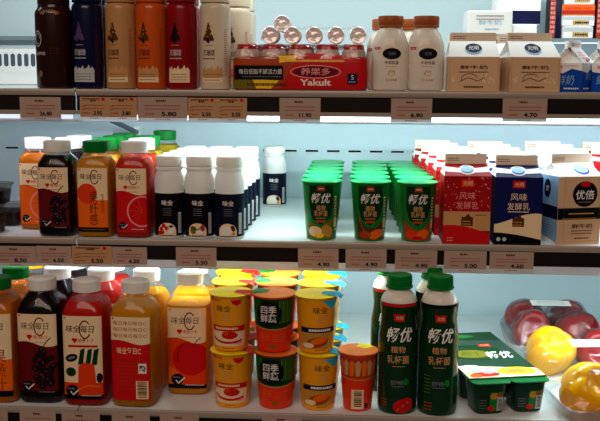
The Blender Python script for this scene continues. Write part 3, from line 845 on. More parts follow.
LIE = [(9, 0), (11.4, 1), (12, 4), (12, 20), (10.5, 26), (10.2, 30), (12, 37), (12.2, 46), (12.2, 54)]
def lying_pack(spots):
    """drinks lying on their sides, foil ends facing out"""
    r = thing('drink_multipack', '', 'multipack')
    for x, z, y in spots:
        b = MB().lathe(LIE, 'yakult_body', 28).build('bottle', r)
        b.location = (x * .001, (y + 57) * .001, z * .001); b.rotation_euler = (R(90), 0, 0)
        MB().lathe([(12.4, 53.6), (13, 54), (13, 55.4), (11.8, 56.4), (10.5, 56.2), (8, 55.2), (4, 56), (.3, 56.4)], 'foil_silver', 28).build('foil_cap', b)
    g = MB()
    xs = [q[0] for q in spots if q[2] == 0]
    zc = [q[1] for q in spots if q[2] == 0][0]
    nx = 60
    lo, hi = min(xs) - 15, max(xs) + 15
    row = [zc + max([-9] + [math.sqrt(max(0, 13.8 ** 2 - (lo + (hi - lo) * i / nx - c) ** 2)) for c in xs]) for i in range(nx + 1)]
    o = row[:]
    row[0] = row[-1] = zc - 8
    for _ in range(12):
        for i in range(1, nx): row[i] = max(o[i], (row[i - 1] + row[i + 1]) / 2)
    g.grid(nx, 6, lambda u, v: (lo + (hi - lo) * u, 3 + 54 * v, row[round(u * nx)]), 'film')
    g.build('clear_film', r)
    return r

# ------------------------------------------------------------------ goods: peppers, puddings, tubs, boxes
def pepper(key, seed):
    o = MB()
    rnd = random.Random(seed)
    ph = rnd.uniform(0, 6.28)
    nu, nv = 48, 28
    amp = [rnd.uniform(.85, 1.1) for _ in range(4)]
    def fn(u, v):
        a = 2 * math.pi * u
        t = math.pi * v
        lob = abs(math.cos(1.5 * (a + ph)))
        k = .83 + .21 * lob ** .55 * amp[int(u * 4) % 4]
        s = math.sin(t) ** .62
        rad = 37 * s * k * (1 - .10 * (1 - math.cos(t)) / 2)
        z = 34 * math.copysign(abs(math.cos(t)) ** .8, math.cos(t))
        # dimples where the lobes meet at the stem end and the tip
        z -= math.copysign(15 * math.exp(-(math.sin(t) / .36) ** 2), math.cos(t))
        return (rad * math.cos(a), rad * math.sin(a), z)
    vs = [fn(i / nu, j / nv) for j in range(nv + 1) for i in range(nu)]
    fs = [(j * nu + i, (j + 1) * nu + i, (j + 1) * nu + (i + 1) % nu, j * nu + (i + 1) % nu) for j in range(nv) for i in range(nu)]
    o.add(vs, fs, key, True)
    st = MB()
    st.lathe([(9, 19), (8, 22), (4, 24), (3.2, 30), (3.6, 37), (3.8, 38), (.3, 38.4)], 'stem_green', 16)
    return o, st

def pepper_tray(cols, seed, W=166, D=166, sy=39):
    r = thing('pepper_tray', '', 'tray of peppers')
    t = MB()
    a, b = W / 2, D / 2
    outer = [(0, a - 9, b - 9, 7), (1.5, a - 7.5, b - 7.5, 8), (19, a - 2, b - 2, 9), (21, a, b, 9), (21.8, a, b, 9), (21.8, a - 3, b - 3, 9), (19, a - 4, b - 4, 9), (3, a - 9.5, b - 9.5, 8), (2.2, a - 11, b - 11, 7)]
    t.loft(outer, 'tray_plastic', 72)
    t.build('tray', r)
    pos = [(-39, -sy), (39, -sy), (-39, sy), (39, sy)]
    for k, c in enumerate(cols):
        o, s = pepper('pepper_' + c, seed * 10 + k)
        x, y = pos[k]
        rot = Matrix.Translation((x, y, 38)) @ Matrix.Rotation(R([14, -12, 22, -25][(k + seed) % 4]), 4, 'Z') @ Matrix.Rotation(R((218 if c == 'yellow' else 236) + 8 * ((k + seed) % 3)), 4, 'X') @ Matrix.Scale(1.1 if c == 'yellow' else 1.03, 4)
        po = o.transform(rot).build('pepper', r)
        po['label'] = ('yellow' if c == 'yellow' else 'red') + ' bell pepper'
        s.transform(rot).build('stem', po)
    def ob(x, y):
        z = 0
        for px, py in pos:
            d2 = ((x - px) / 37.5) ** 2 + ((y - py) / 37.5) ** 2
            if d2 < 1: z = max(z, 38 + 37.5 * (1 - d2) ** .42)
        return z
    n = 44
    g = membrane(n, n, -a - .5, a + .5, -b - .5, b + .5, ob, 20, 50)
    rnd = random.Random(seed)
    w = [rnd.uniform(0, 6) for _ in range(4)]
    def fn(u, v):
        i, j = round(u * n), round(v * n)
        e = min(u, 1 - u, v, 1 - v)
        rip = 1.3 * math.sin(30 * u + 17 * v + w[0]) * math.sin(41 * v - 11 * u + w[1]) * (e < .16)
        cx, cy = (u - .5) * 2, (v - .5) * 2
        k = (abs(cx) ** 9 + abs(cy) ** 9) ** (-1 / 9) if max(abs(cx), abs(cy)) > .999 else 1
        return (-a - .5 + (2 * a + 1) * u, -b - .5 + (2 * b + 1) * v, g[j][i] + .8 + (rip if e > 0 else 0))
    f = MB().grid(n, n, fn, 'film')
    f.build('cling_film', r)
    # price sticker on the film between the two rows
    s = MB()
    def onf(u, v):
        i = min(n, max(0, round((u + a) / (2 * a) * n))); j = min(n, max(0, round((v + b) / (2 * b) * n)))
        return (u, v, 76)
    q = Print(lambda u, v: (u, v, 77.5 + (v - 2) * .12), 200)
    q.rect(-36, -8, 34, 18, 0, 'white'); q.lines(0, 12, 50, 3, 6, 1.2, 1, 'grey')
    q.into(s); s.build('price_sticker', r)
    return r

def pudding_pack():
    r = thing('pudding_multipack', '', 'multipack')
    n, m = 2, 4
    w, d, h = 59, 62, 49
    for i in range(n):
        for j in range(m):
            x = (i - .5) * w; y = (j - 1.5) * d
            c = MB()
            c.loft([(0, 19, 20, 4), (1, 21, 22, 4.5), (h - 4, 25.5, 27, 5), (h - 2.2, 26, 27.5, 5)], 'cup_dark', 40)
            if j == 0:
                secs = [(0, 21, 22, 4.5), (h - 4, 25.5, 27, 5)]
                p = Print(f_super(secs), 5, 12)
                p.rect(-2, 5, 19, 34, 1, 'cup_green'); p.rect(9, 5, 18, 26, 2, 'light_grey')
                y0 = 7; rnd = random.Random(i)
                while y0 < 24:
                    t = rnd.choice((.6, 1, 1.5)); p.rect(10.5, y0, 16.5, y0 + t, 3, 'brown'); y0 += t + .9
                p.ell(4, 28, 6, 5, 2, 'gold'); p.ell(0, 9, 5, 4, 2.5, 'red'); p.ell(12, 30, 5, 3, 2.4, 'rust'); p.lines(-12, 22, 10, 4, 4, 1, 1, 'grey')
                p.into(c)
            o = c.build('pudding_cup', r)
            o.location = (x * .001, y * .001, 0)
            l = MB()
            l.loft([(h - 2.2, 27.5, 29.5, 6), (h - 1.5, 29, 30.6, 7), (h - .6, 29.2, 30.8, 7), (h, 28.6, 30.2, 7)], 'lid_green', 44)
            q = l.build('foil_lid', o)
    # printed card laid over the lids, with a short lip in front
    s = MB()
    W, D = w * n / 2 - 1.0, d * m / 2
    y0, y1 = -D + 19, D + .5
    z = h + .3
    s.box(-W, W, y0, y1, z, z + .9, 'sleeve_green')
    p = Print(f_top(z + .9), 200)
    p.rect(-W, y0, W, y1, 0, 'sleeve_green')
    p.poly([(-W, y0 + 60), (W, y0 + 36), (W, y0 + 3), (-W, y0 + 3)], 1, 'cream')
    p.ell(24, y0 + 27, 30, 17, 2, 'yellow', 28); p.ell(24, y0 + 27, 21, 10, 3, 'gold', 24)
    for k in range(12): p.ell(24 + 14 * math.cos(k * 2.4) * (k % 3 + 1) / 3, y0 + 27 + 7 * math.sin(k * 2.4) * (k % 3 + 1) / 3, 1, 1, 4, 'black', 8)
    p.ell(-40, y0 + 47, 17, 14, 2, 'white'); p.ell(-28, y0 + 17, 22, 10, 2, 'red'); p.ell(-44, y0 + 12, 10, 7, 2.5, 'orange'); p.ell(-22, y0 + 22, 8, 5, 3, 'pink')
    p.ell(-8, y0 + 122, 46, 38, 1, 'dark_green', 30); p.ell(-16, y0 + 114, 30, 20, 2, 'olive', 24); p.text('布丁', -16, y0 + 114, 3, 'dark_green', w=34, h=20)
    p.text('畅优', 26, y0 + 104, 4, 'white', w=42, h=34, shear=.25, bold=.15)
    p.rect(10, y0 + 148, 30, y0 + 162, 3, 'red'); p.text('光明', 20, y0 + 155, 4, 'cream', w=14, h=8)
    p.poly([(-W, y1 - 34), (W, y1 - 50), (W, y1), (-W, y1)], 1, 'dark_green'); p.ell(-10, y1 - 22, 30, 9, 2, 'cup_green')
    p.into(s); s.build('printed_card', r)
    return r

def tub():
    r = thing('dessert_tub', '', 'tub')
    MB().loft([(0, 24, 24, 3.5), (1, 26, 26, 4), (28, 29, 29, 4.5), (29.5, 31, 31, 4.5), (30.5, 31, 31, 4.5)], 'tub_plastic', 40, cap1=False).build('tub_body', r)
    MB().loft([(1.5, 24.5, 24.5, 4), (23, 27, 27, 4.4)], 'chocolate', 36).build('dessert_filling', r)
    MB().loft([(29.6, 30, 30, 4.5), (30, 31.6, 31.6, 4.5), (33, 31.6, 31.6, 4.5), (33.8, 30.5, 30.5, 4.5)], 'tub_plastic', 40).build('clear_lid', r)
    return r

# ------------------------------------------------------------------ the setting
def wall_back():
    b = MB()
    x0, x1 = -760, 760
    z0, z1 = DECK_BOTTOM * 1000 - 40, ZC * 1000 + 420
    Y = WALL_Y * 1000
    b.box(x0, x1, Y, Y + 20, z0, z1, 'panel')
    zs = on_y(300, 150.8, WALL_Y).z * 1000
    px = -36.7
    while px < 640:                 # row of air slots behind the middle shelf
        xa = on_y(px, 149, WALL_Y).x * 1000
        b.box(xa, xa + 25, Y - .8, Y + 1, zs - 1.9, zs + 1.9, 'slot_dark')
        px += 21.4
    o = b.build('wall_back')
    o['kind'] = 'structure'
    return o
wall_back()
fl = MB().box(-900, 900, -900, WALL_Y * 1000 + 20, -20, 0, 'ledge_grey').build('floor'); fl['kind'] = 'structure'

XJ = on_y(75.5, 100, FRONT_TOP).x           # where two shelf bays meet
XL, XR = -0.74, 0.72

def vent_panel(xa, xb, label):
    """white air-return panel with upright slots, hung on the back wall above the top shelf"""
    r = thing('air_vent_panel', label, 'vent')
    Y = WALL_Y * 1000
    zt, zl = on_y(20, 37, WALL_Y).z * 1000, DECK_TOP * 1000 + 1
    zs0, zs1 = on_y(20, 66.5, WALL_Y - .02).z * 1000, on_y(20, 53.5, WALL_Y - .02).z * 1000
    m = MB()
    m.prism_x([(Y, zl), (Y - 34, zl), (Y - 34, zl + 10), (Y - 24, zs0 - 10), (Y - 20, zs0 - 8), (Y - 20, zs1 + 9), (Y - 24, zs1 + 12), (Y, zs1 + 12)], xa, xb, 'panel_white')
    m.build('vent_face', r)
    t = MB()
    t.box(xa, xb, Y - 20, Y, zt - 7, zt + 1, 'ledge_grey')
    t.build('top_rail', r)
    s = MB()
    x = xa + 8
    while x < xb - 8:
        n = 8
        w = 4.4
        pts = [(x + w * math.cos(math.pi * i / n), zs1 - w + w * math.sin(math.pi * i / n)) for i in range(n + 1)] + [(x - w * math.cos(math.pi * i / n), zs0 + w - w * math.sin(math.pi * i / n)) for i in range(n + 1)]
        s.prism_y(pts, Y - 20.6, Y - 19, 'slot_grey')
        x += 13.6
    s.build('slot_openings', r)
    return r
xv0 = on_y(-60, 55, WALL_Y).x * 1000; xv1 = on_y(66, 55, WALL_Y).x * 1000
vent_panel(xv0, xv1, 'white slotted air vent panel on the back wall left of the brown bottle')

def shelf_bay(tier, xa, xb, label, led, led_visible):
    z, _, fy = SHELF[tier]
    r = thing('fridge_shelf', label, 'shelf', 'chilled display shelves', (0, 0, z))
    F, Y = fy * 1000, WALL_Y * 1000 - 1
    xa, xb = xa * 1000, xb * 1000
    m = MB()
    m.box(xa, xb, F + 3, Y, -6, 0, 'deck')
    m.build('shelf_deck', r)
    l = MB()
    l.prism_x([(F + 3, -10), (F + .8, -9.6), (F, -8), (F, -2), (F + .8, -.4), (F + 3, .2)], xa, xb, 'lip')
    l.build('front_lip', r)
    c = MB()
    c.prism_x([(F + 3.4, -32), (F + 5, -32), (F + 5, -10), (F + 3.4, -10)], xa, xb, 'rail_dark')
    c.build('price_rail', r)
    d = MB()
    low = -38 if tier == 'top' else -44
    d.prism_x([(F + 5, low), (F + 1, low), (F, low + 1), (F, -33), (F + 1, -32), (F + 5, -32)], xa, xb, 'clear_lip' if tier == 'middle' else 'lip')
    d.build('lower_lip', r)
    if tier != 'bottom':
        e = MB()
        ly, lz, lr = (F + 6, -42, 3.2) if led_visible else (F + 26, -30, 5)
        pts = [(ly + lr * math.cos(2 * math.pi * i / 12), lz + lr * math.sin(2 * math.pi * i / 12)) for i in range(12)]
        e.prism_x(pts, xa + 6, xb - 6, led)
        e.build('light_tube', r)
        if led_visible:
            g = MB(); g.box(xa, xb, F + 4, F + 7, -49, -47, 'clear_lip'); g.box(xa, xb, F + 6, F + 7, -47, -45, 'clear_lip')
            g.build('light_cover', r)
    else:
        k = MB(); k.box(xa, xb, F + 8, F + 12, -420, -44, 'lip'); k.build('plinth_panel', r)
    return r
shelf_bay('top', XL, XJ - .001, 'top shelf section with dim light tube at the far left under the brown bottle', 'led_dim', True)
shelf_bay('top', XJ + .001, XR, 'long top shelf section with glowing light tube along its lower edge', 'led_cool', True)
XJM = on_y(76, 240, FRONT_MIDDLE).x; XJB = on_y(78, 405, FRONT_BOTTOM).x
shelf_bay('middle', XL, XJM - .001, 'middle shelf section at the far left under the purple juice bottle', 'led_dim', False)
shelf_bay('middle', XJM + .001, XR, 'long middle shelf section under the green cups and cartons', 'led_cool', False)
shelf_bay('bottom', XL, XJB - .001, 'bottom shelf section at the far left under the large juice bottles', 'led_dim', False)
shelf_bay('bottom', XJB + .001, XR, 'long bottom shelf section under the peppers and dessert cups', 'led_cool', False)

# dark sloping bar below the top shelf, seen against the back wall at the left
YA = WALL_Y - .21
a0, a1 = on_y(109, 121, YA), on_y(137, 134.5, WALL_Y - .004)
br = thing('wall_bar', 'dark sloping bar below the top shelf at left', 'bar', None, (a1.x, 0, 0))
bz = (DECK_TOP - .006) * 1000
za, zw, yw = a0.z * 1000, a1.z * 1000, WALL_Y * 1000 - 1
MB().prism_x([(YA * 1000, za), (yw, zw), (yw, zw + 7), (YA * 1000, za + 7)], -3.5, 3.5, 'bar').build('arm', br)
MB().box(-7, 7, yw - 4, yw, zw - 14, zw + 16, 'panel_white').build('wall_plate', br)

# ------------------------------------------------------------------ stocking the shelves
PROTO = {}
def stock(key, maker, px, Y, tier, label, rz=0.0, group=None, dz=0.0, py=None, dx=0.0):
    z, py0, _ = SHELF[tier]
    if key in PROTO: o = copy_tree(PROTO[key])
    else: o = PROTO[key] = maker()
    p = on_y(px, py if py else py0, Y)
    o.location = (p.x + dx, Y, z + dz + .0003)
    o.rotation_euler = (0, 0, R(rz))
    o['label'] = label
    if group: o['group'] = group
    elif 'group' in o: del o['group']
    return o
TF, MF, BF = FRONT_TOP, FRONT_MIDDLE, FRONT_BOTTOM

# top shelf, left to right
g = 'tall drink bottles on the top shelf'
stock('coffee', lambda: tin_bottle(28.5, 'tin_brown', 'coffee', 124), 55.5, TF + .034, 'top', 'dark brown coffee bottle at the left end of the top shelf', 0, g)
for key, px, col, lab in (('navy', 88.5, 'tin_navy', 'navy blue drink bottle between the brown and beige ones'), ('beige', 121.5, 'tin_beige', 'beige drink bottle with a printed tree between navy and orange ones'),
                          ('orange', 151.8, 'tin_orange', 'orange drink bottle between the beige and red ones'), ('red', 182.5, 'tin_red', 'deep red drink bottle beside the cream one'),
                          ('cream', 215.5, 'tin_cream', 'cream white drink bottle with brown printed tree left of the red drink pack')):
    stock('tin_' + key, (lambda col=col, key=key: tin_bottle(23.3, col, key, 126)), px, TF + .029, 'top', lab, 0, g)
    nm = {'navy': 'navy blue', 'beige': 'beige', 'orange': 'orange', 'red': 'deep red', 'cream': 'cream white'}[key]
    stock('tin_' + key, None, px + {'navy': 5, 'beige': 4, 'orange': 3, 'red': 3, 'cream': 21}[key], TF + .083 + (.03 if key == 'cream' else 0), 'top',
          nm + ' drink bottle standing behind the front ' + nm + ' one', 0, g)
stock('tin_cream', None, 242, TF + .20, 'top', 'cream white drink bottle farthest back, seen right of the other cream ones', 0, g)

pk = 'small probiotic drink packs'
stock('pack', drink_pack, 301, TF + .046, 'top', 'red film pack of upright small probiotic drinks at the shelf front', 0, pk)
stock('pack', None, 304, TF + .132, 'top', 'red film pack of small probiotic drinks standing behind the front red pack', 0, pk)
Yl = TF + .052
lp = lying_pack([(-67 + 33.5 * i, 0, 0) for i in range(5)] + [(-50, 18, 14)])
lp.location = (on_y(314, 34, Yl).x, Yl, DECK_TOP + .001 * (69.5 + 13.2))
lp['label'] = 'clear pack of small drinks lying on their sides on top of the red packs'; lp['group'] = pk

mk = 'milk bottles with amber caps'
stock('milk', milk_bottle, 390, TF + .032, 'top', 'left front milk bottle with amber cap beside the red drink pack', 3, mk)
stock('milk', None, 425.5, TF + .032, 'top', 'right front milk bottle with amber cap beside the tan carton', 3, mk)
stock('milk', None, 383.5, TF + .108, 'top', 'milk bottle hidden behind the left front amber-capped one', 0, mk)
stock('milk', None, 413.5, TF + .108, 'top', 'milk bottle peeking out between the two front milk bottles', 0, mk)

fr = 'small tan milk cartons'
mf = lambda: carton('fresh', 75, 66, 50, 24, 12)
stock('fresh', mf, 472, TF + .038, 'top', 'front tan milk carton with white roof beside the milk bottles', -2, fr)
stock('fresh', None, 528.5, TF + .040, 'top', 'front tan milk carton with white roof left of the small blue cartons', 7, fr)
stock('fresh', None, 470, TF + .112, 'top', 'tan milk carton standing behind the left front tan carton', 0, fr)
stock('fresh', None, 518, TF + .112, 'top', 'tan milk carton standing behind the right front tan carton', 0, fr)
stock('fresh', None, 468, TF + .20, 'top', 'tan milk carton in the third row near the milk bottles', 0, fr)
stock('fresh', None, 512, TF + .20, 'top', 'tan milk carton in the third row near the glass divider', 0, fr)

def lying_box(W, D, H, kind):
    r = thing('milk_box', '', 'box')
    m = MB()
    c = 1.2
    m.loft([(0, W / 2 - c, D / 2 - c, 14), (c, W / 2, D / 2, 16), (H - c, W / 2, D / 2, 16), (H, W / 2 - c, D / 2 - c, 14)], 'carton_white', 48)
    p = Print(f_flat(D / 2), 200)
    if kind == 'print':
        p.lines(0, H * .78, W * .6, 2, 5, 1.6, 1, 'grey'); p.text('鲜牛奶', 0, H * .5, 1, 'pale_blue', w=W * .5, h=H * .2); p.lines(3, H * .22, W * .32, 1, 4, 2, 1, 'pale_blue')
    elif kind == 'navy':
        p.rect(-W / 2 + 1, 1, W / 2 - 1, H * .5, 1, 'navy')
    elif kind == 'word':
        p.rect(-W / 2 + 2, H * .55, W / 2 - 2, H - 2, 1, 'light_grey'); p.lines(W * .08, H * .32, W * .5, 1, 3, H * .4, 2, 'gold'); p.lines(W * .1, H * .32, W * .4, 1, 3, 3, 3, 'black')
    elif kind == 'orange':
        p.rect(-W / 2, 0, W / 2, H, 1, 'orange'); p.rect(-W / 2, 2, W / 2, H * .45, 2, 'red'); p.lines(0, H * .65, W * .8, 1, 3, 4, 3, 'deep_orange'); p.lines(0, H * .25, W * .8, 1, 3, 3, 3, 'rust')
    p.into(m).build('box_body', r)
    return r

# cartons laid over the rows behind
Yb = TF + .115
zfin = (50 + 24 + 12 + 1.2) / 1000 + DECK_TOP
def laid(px, Y, W, D, H, kind, label, z, rz=0):
    o = lying_box(W, D, H, kind)
    p = on_y(px, 30, Y)
    o.location = (p.x, Y, z); o.rotation_euler = (0, 0, R(rz)); o['label'] = label
    return o
laid(487, TF + .135, 70, 62, 36, 'print', 'white milk box with faint blue print lying over the tan cartons', zfin)
b1 = laid(520, TF + .165, 40, 60, 17, 'plain', 'plain white box lying behind the right tan carton', zfin, 4)
laid(515, TF + .185, 68, 60, 44, 'navy', 'white box with navy lower edge stacked behind the tan cartons', zfin + .0176, 3)

sk = 'small blue milk cartons'
ms = lambda: carton('sky', 50, 44, 42, 22, 12)
stock('sky', ms, 574, TF + .036, 'top', 'small blue milk carton at the front right of the tan cartons', 57, sk)
stock('sky', None, 613, TF + .036, 'top', 'small blue milk carton cut by the right edge of the photo', 57, sk)
stock('sky', None, 569, TF + .094, 'top', 'small blue milk carton in the second row behind the front blue one', 62, sk)
stock('sky', None, 601, TF + .096, 'top', 'small blue milk carton with pink lettered roof at the right in the second row', 62, sk)
# glass divider, tall packs and boxes behind it
dv = thing('shelf_divider', 'clear upright divider plate at the back of the top shelf', 'divider')
dx = on_y(539, 25, TF + .30).x
MB().box(-1.5, 1.5, -70, 70, 0, 190, 'acrylic').build('divider_plate', dv)
MB().box(-6, 6, -72, 72, 0, 3, 'ledge_grey').build('divider_foot', dv)
dv.location = (dx, WALL_Y - .08, DECK_TOP + .0003)
def tall_pack(W, D, H):
    r = thing('tall_pack', '', 'box')
    m = MB().loft([(0, W / 2 - .6, D / 2 - .6, 16), (.8, W / 2, D / 2, 18), (H - .8, W / 2, D / 2, 18), (H, W / 2 - .6, D / 2 - .6, 16)], 'navy', 48)
    p = Print(f_flat(D / 2), 200)
    p.rect(-W / 2, 1, -W * .02, H - 1, 1, 'rust'); p.lines(-W * .26, H * .9, W * .4, 9, H * .095, 5, 2, 'pink')
    p.into(m).build('box_body', r)
    return r
zb = on_y(555, 36, WALL_Y - .09)
rd = thing('display_riser', 'grey raised ledge at the back right of the top shelf', 'riser')
Yr = WALL_Y - .11
ra, rb = on_y(549, 45, Yr), on_y(640, 45, Yr)
MB().box(ra.x * 1000, rb.x * 1000, Yr * 1000, WALL_Y * 1000 - 1, 0, (on_y(560, 38.5, Yr).z - DECK_TOP) * 1000, 'ledge_grey').build('riser_block', rd)
MB().box(ra.x * 1000, rb.x * 1000, Yr * 1000 - 2, Yr * 1000, (on_y(560, 43, Yr).z - DECK_TOP) * 1000 - 2, (on_y(560, 43, Yr).z - DECK_TOP) * 1000 + 1, 'panel_white').build('front_strip', rd)
rd.location = (0, 0, DECK_TOP + .0003)
Yp = Yr + .012
rtop = on_y(560, 38.5, Yr).z + .0006
def on_riser(maker, x0, x1, H, label, z, depth=62, Y=Yp, rz=0):
    a, b = on_y(x0, 25, Y), on_y(x1, 25, Y)
    W = (b.x - a.x) * 1000
    o = maker(W, depth, H)
    o.location = ((a.x + b.x) / 2, Y + depth / 2000, z); o.rotation_euler = (0, 0, R(rz)); o['label'] = label
    return z + H / 1000 + .0004
on_riser(tall_pack, 549.5, 561, 88, 'tall narrow navy and rust box at the back right', rtop, 40)
z = rtop
z = on_riser(lambda W, D, H: lying_box(W, D, H, 'word'), 562.5, 594, 22, 'lowest white box with yellow wording in the stack at the back right', z)
z = on_riser(lambda W, D, H: lying_box(W, D, H, 'word'), 561.5, 595, 19, 'white box with yellow wording directly under the orange box', z)
z = on_riser(lambda W, D, H: lying_box(W, D, H, 'orange'), 561.5, 594, 19, 'orange and red box in the stack at the back right', z)
z = on_riser(lambda W, D, H: lying_box(W, D, H, 'word'), 563, 594, 26, 'topmost white box with yellow wording above the orange box', z)
on_riser(tall_pack, 596.5, 618, 96, 'dark navy box at the right edge behind the blue cartons', rtop, 40)

# middle shelf: tubs, juices
tb = 'chocolate dessert tubs'
stock('tub', tub, -16, MF + .034, 'middle', 'front left tub of dark dessert, lowest at the shelf edge', 0, tb)
stock('tub', None, 8, MF + .120, 'middle', 'tub of dark dessert beside the orange juice bottle', 0, tb)
stock('tub', None, -18, MF + .112, 'middle', 'rear tub of dark dessert under the stacked one', 0, tb)
stock('tub', None, -8, MF + .112, 'middle', 'tub of dark dessert stacked on top of the others', 0, tb, dz=.0345, dx=-.0008)
jm = 'small juice bottles on the middle shelf'
J = lambda *a: (lambda: juice_bottle(*a))
small = [('s_orange', J(False, 'cap_white', 'juice_orange', 'orange', 122), [(40, .090, 'small orange juice bottle with white cap behind the dark grape juice')]),
         ('s_grape', J(False, 'cap_white', 'juice_grape', 'grape', 124), [(59, .032, 'small dark grape juice bottle with white cap at the shelf front'), (70, .092, 'small dark grape juice bottle, second in the grape row'), (81, .152, 'small dark grape juice bottle, third in the grape row')]),
         ('s_fibre', J(False, 'cap_green', 'juice_amber', 'fibre', 120), [(97.5, .032, 'small orange juice bottle with green cap at the shelf front'), (107, .092, 'small juice bottle with green cap, second in its row'), (117, .152, 'small juice bottle with green cap, third in its row'), (126, .212, 'small juice bottle with green cap, fourth in its row')]),
         ('s_red', J(False, 'cap_white', 'juice_red', 'grapefruit', 120), [(135.5, .032, 'small red grapefruit juice bottle with white cap at the shelf front'), (143, .092, 'small red grapefruit juice bottle behind the front red one')])]
for key, mk_, spots in small:
    for px, dy, lab in spots: stock(key, mk_, px, MF + dy, 'middle', lab, 0, jm)
stock('s_lime', J(False, 'cap_green', 'juice_lime', 'multi', 120), 149, MF + .16, 'middle', 'yellow green juice bottle with green cap behind the red grapefruit juice', 0, jm)
stock('s_lime', None, 166, MF + .30, 'middle', 'yellow green juice bottle with green cap far back above the white drink bottles', 0, jm)

# white yoghurt drinks: three columns of five, one stray at the back
yd = 'white yogurt drinks with dark labels'
ords = ['first', 'second', 'third', 'fourth', 'fifth']
for c, (px, fruit, nm) in enumerate(((169.5, 'berry', 'left'), (199.5, 'aloe', 'middle'), (229.5, 'plain', 'right'))):
    for k in range(5):
        dpx = k * (352 - px) * .036
        stock('yd_' + fruit, (lambda fruit=fruit: yoghurt_drink(fruit)), px + dpx, MF + .027 + k * .0475, 'middle',
              ('front' if k == 0 else ords[k] + ' from the front') + ' white yogurt drink in the ' + nm + ' column of three', 0, yd)
lone = stock('yd_plain', None, 274.5, MF + .375, 'middle', 'lone white yogurt drink standing apart at the back wall', 0, yd)

lone.scale = (1, 1, .91)

gc = 'green yogurt cups'
for px, kind, nm, slant in ((321.5, 'melon', 'left', 1.2), (370, 'apricot', 'middle', -.4), (417, 'peach', 'right', -3.2)):
    for k in range(6):
        stock('gc_' + kind, (lambda kind=kind: green_cup(kind)), px + k * slant, MF + .033 + k * .0605, 'middle',
              ('front' if k == 0 else ords[k] + ' from the front' if k < 5 else 'rearmost') + ' green yogurt cup in the ' + nm + ' column', 0, gc, py=205)

ct = 'gable top yogurt cartons'
CW = 68.5
for k in range(5):
    nm = 'front' if k == 0 else ords[k] + ' from the front'
    stock('c_red', lambda: carton('red', CW, 66, 101, 15, 15), (464.5, 455, 446, 438, 431)[k], MF + .036 + k * .0705, 'middle', nm + ' red yogurt carton in the row beside the green cups', 0, ct)
    stock('c_blue', lambda: carton('blue', CW, 66, 100, 15, 15), (515, 507, 498, 490, 483)[k], MF + .036 + k * .0705, 'middle', nm + ' navy blue yogurt carton in its row', -1 if k == 0 else 0, ct)
stock('c_white', lambda: carton('white', 70, 66, 101, 17, 14), 568.5, MF + .047, 'middle', 'front tan and white milk carton turned to show its pale blue side', 16, ct)
for k in range(1, 4):
    stock('c_white', None, (0, 566, 552, 540)[k], MF + .052 + k * .085, 'middle', ords[k] + ' from the front tan and white milk carton behind the turned one', 6, ct)
stock('c_red', None, 607, MF + .235, 'middle', 'red yogurt carton far back at the right edge', 0, ct)
stock('c_red', None, 597, MF + .31, 'middle', 'red yogurt carton against the back wall at the right edge', 0, ct)

# bottom shelf: large juices
jb = 'large juice bottles on the bottom shelf'
big = [('b_multi', J(True, 'cap_green', 'juice_orange', 'multi', 150), [(0, .040, 'large orange juice bottle with green cap at the left edge'), (19, .112, 'large orange juice bottle with green cap behind the left edge one')]),
       ('b_yellow', J(True, 'cap_yellow', 'juice_orange', 'orange', 150), [(36, .19, 'large yellow juice bottle with yellow cap deep behind the grape juice')]),
       ('b_grape', J(True, 'cap_white', 'juice_grape', 'grape', 166), [(44.5, .044, 'large dark grape juice bottle with white cap at the shelf front'), (60, .116, 'large dark grape juice bottle behind the front grape one'), (76, .19, 'large dark grape juice bottle, third in the grape row')]),
       ('b_carrot', J(True, 'cap_white', 'juice_carrot', 'carrot', 156), [(88.5, .038, 'large red carrot juice bottle with white cap at the shelf front'), (103, .110, 'large red carrot juice bottle behind the front carrot one'), (114, .182, 'large red carrot juice bottle, third in the carrot row')]),
       ('b_back', J(True, 'cap_white', 'juice_amber', 'nutrition', 152), [(136.5, .038, 'large amber juice bottle turned to show its red back label'), (148, .110, 'large amber juice bottle behind the one showing its back label')]),
       ('b_peach', J(True, 'cap_white', 'juice_amber', 'peach', 140), [(190.5, .095, 'large amber juice bottle with peach label set back beside the yellow cups'), (196, .170, 'large amber juice bottle behind the peach labelled one')])]
for key, mk_, spots in big:
    for px, dy, lab in spots: stock(key, mk_, px, BF + dy, 'bottom', lab, {'b_back': -3}.get(key, 0), jb)

# dessert cups stacked two high, three columns, rows behind
dc = 'dessert cups stacked two high'
for px, kind, nm in ((231.5, 'strawberry', 'yellow dessert cup with red flap'), (275, 'vegetable', 'orange and green dessert cup'), (317.5, 'mango', 'yellow dessert cup with blue flap')):
    for k in range(3):
        for lv in range(2):
            stock('dc_' + kind, (lambda kind=kind: yellow_cup(kind)), px + k * 3 + (-1 if lv else 1), BF + .040 + k * .0685, 'bottom',
                  ('upper ' if lv else 'lower ') + nm + (' in the front stack' if k == 0 else ' in the ' + ords[k] + ' stack from the front'), 0 if kind != 'mango' else 6, dc, dz=lv * .0860, py=375 if lv == 0 else 318)
stock('tumbler', tumbler, 357.5, BF + .036, 'bottom', 'single orange dessert cup with barcode right of the stacks', 0, None, py=385)

pd = 'green plant yogurt drinks'
stock('pd_s', lambda: plant_drink('strawberry'), 398, BF + .034, 'bottom', 'left front green drink bottle with red trim and strawberry', 0, pd)
stock('pd_p', lambda: plant_drink('plain'), 438.5, BF + .032, 'bottom', 'right front green drink bottle with black trim beside the pudding pack', 0, pd)
stock('pd_s', None, 389, BF + .118, 'bottom', 'green drink bottle with red trim behind the left front one', 0, pd)
stock('pd_p', None, 432, BF + .096, 'bottom', 'green drink bottle with black trim behind the right front one', 0, pd)

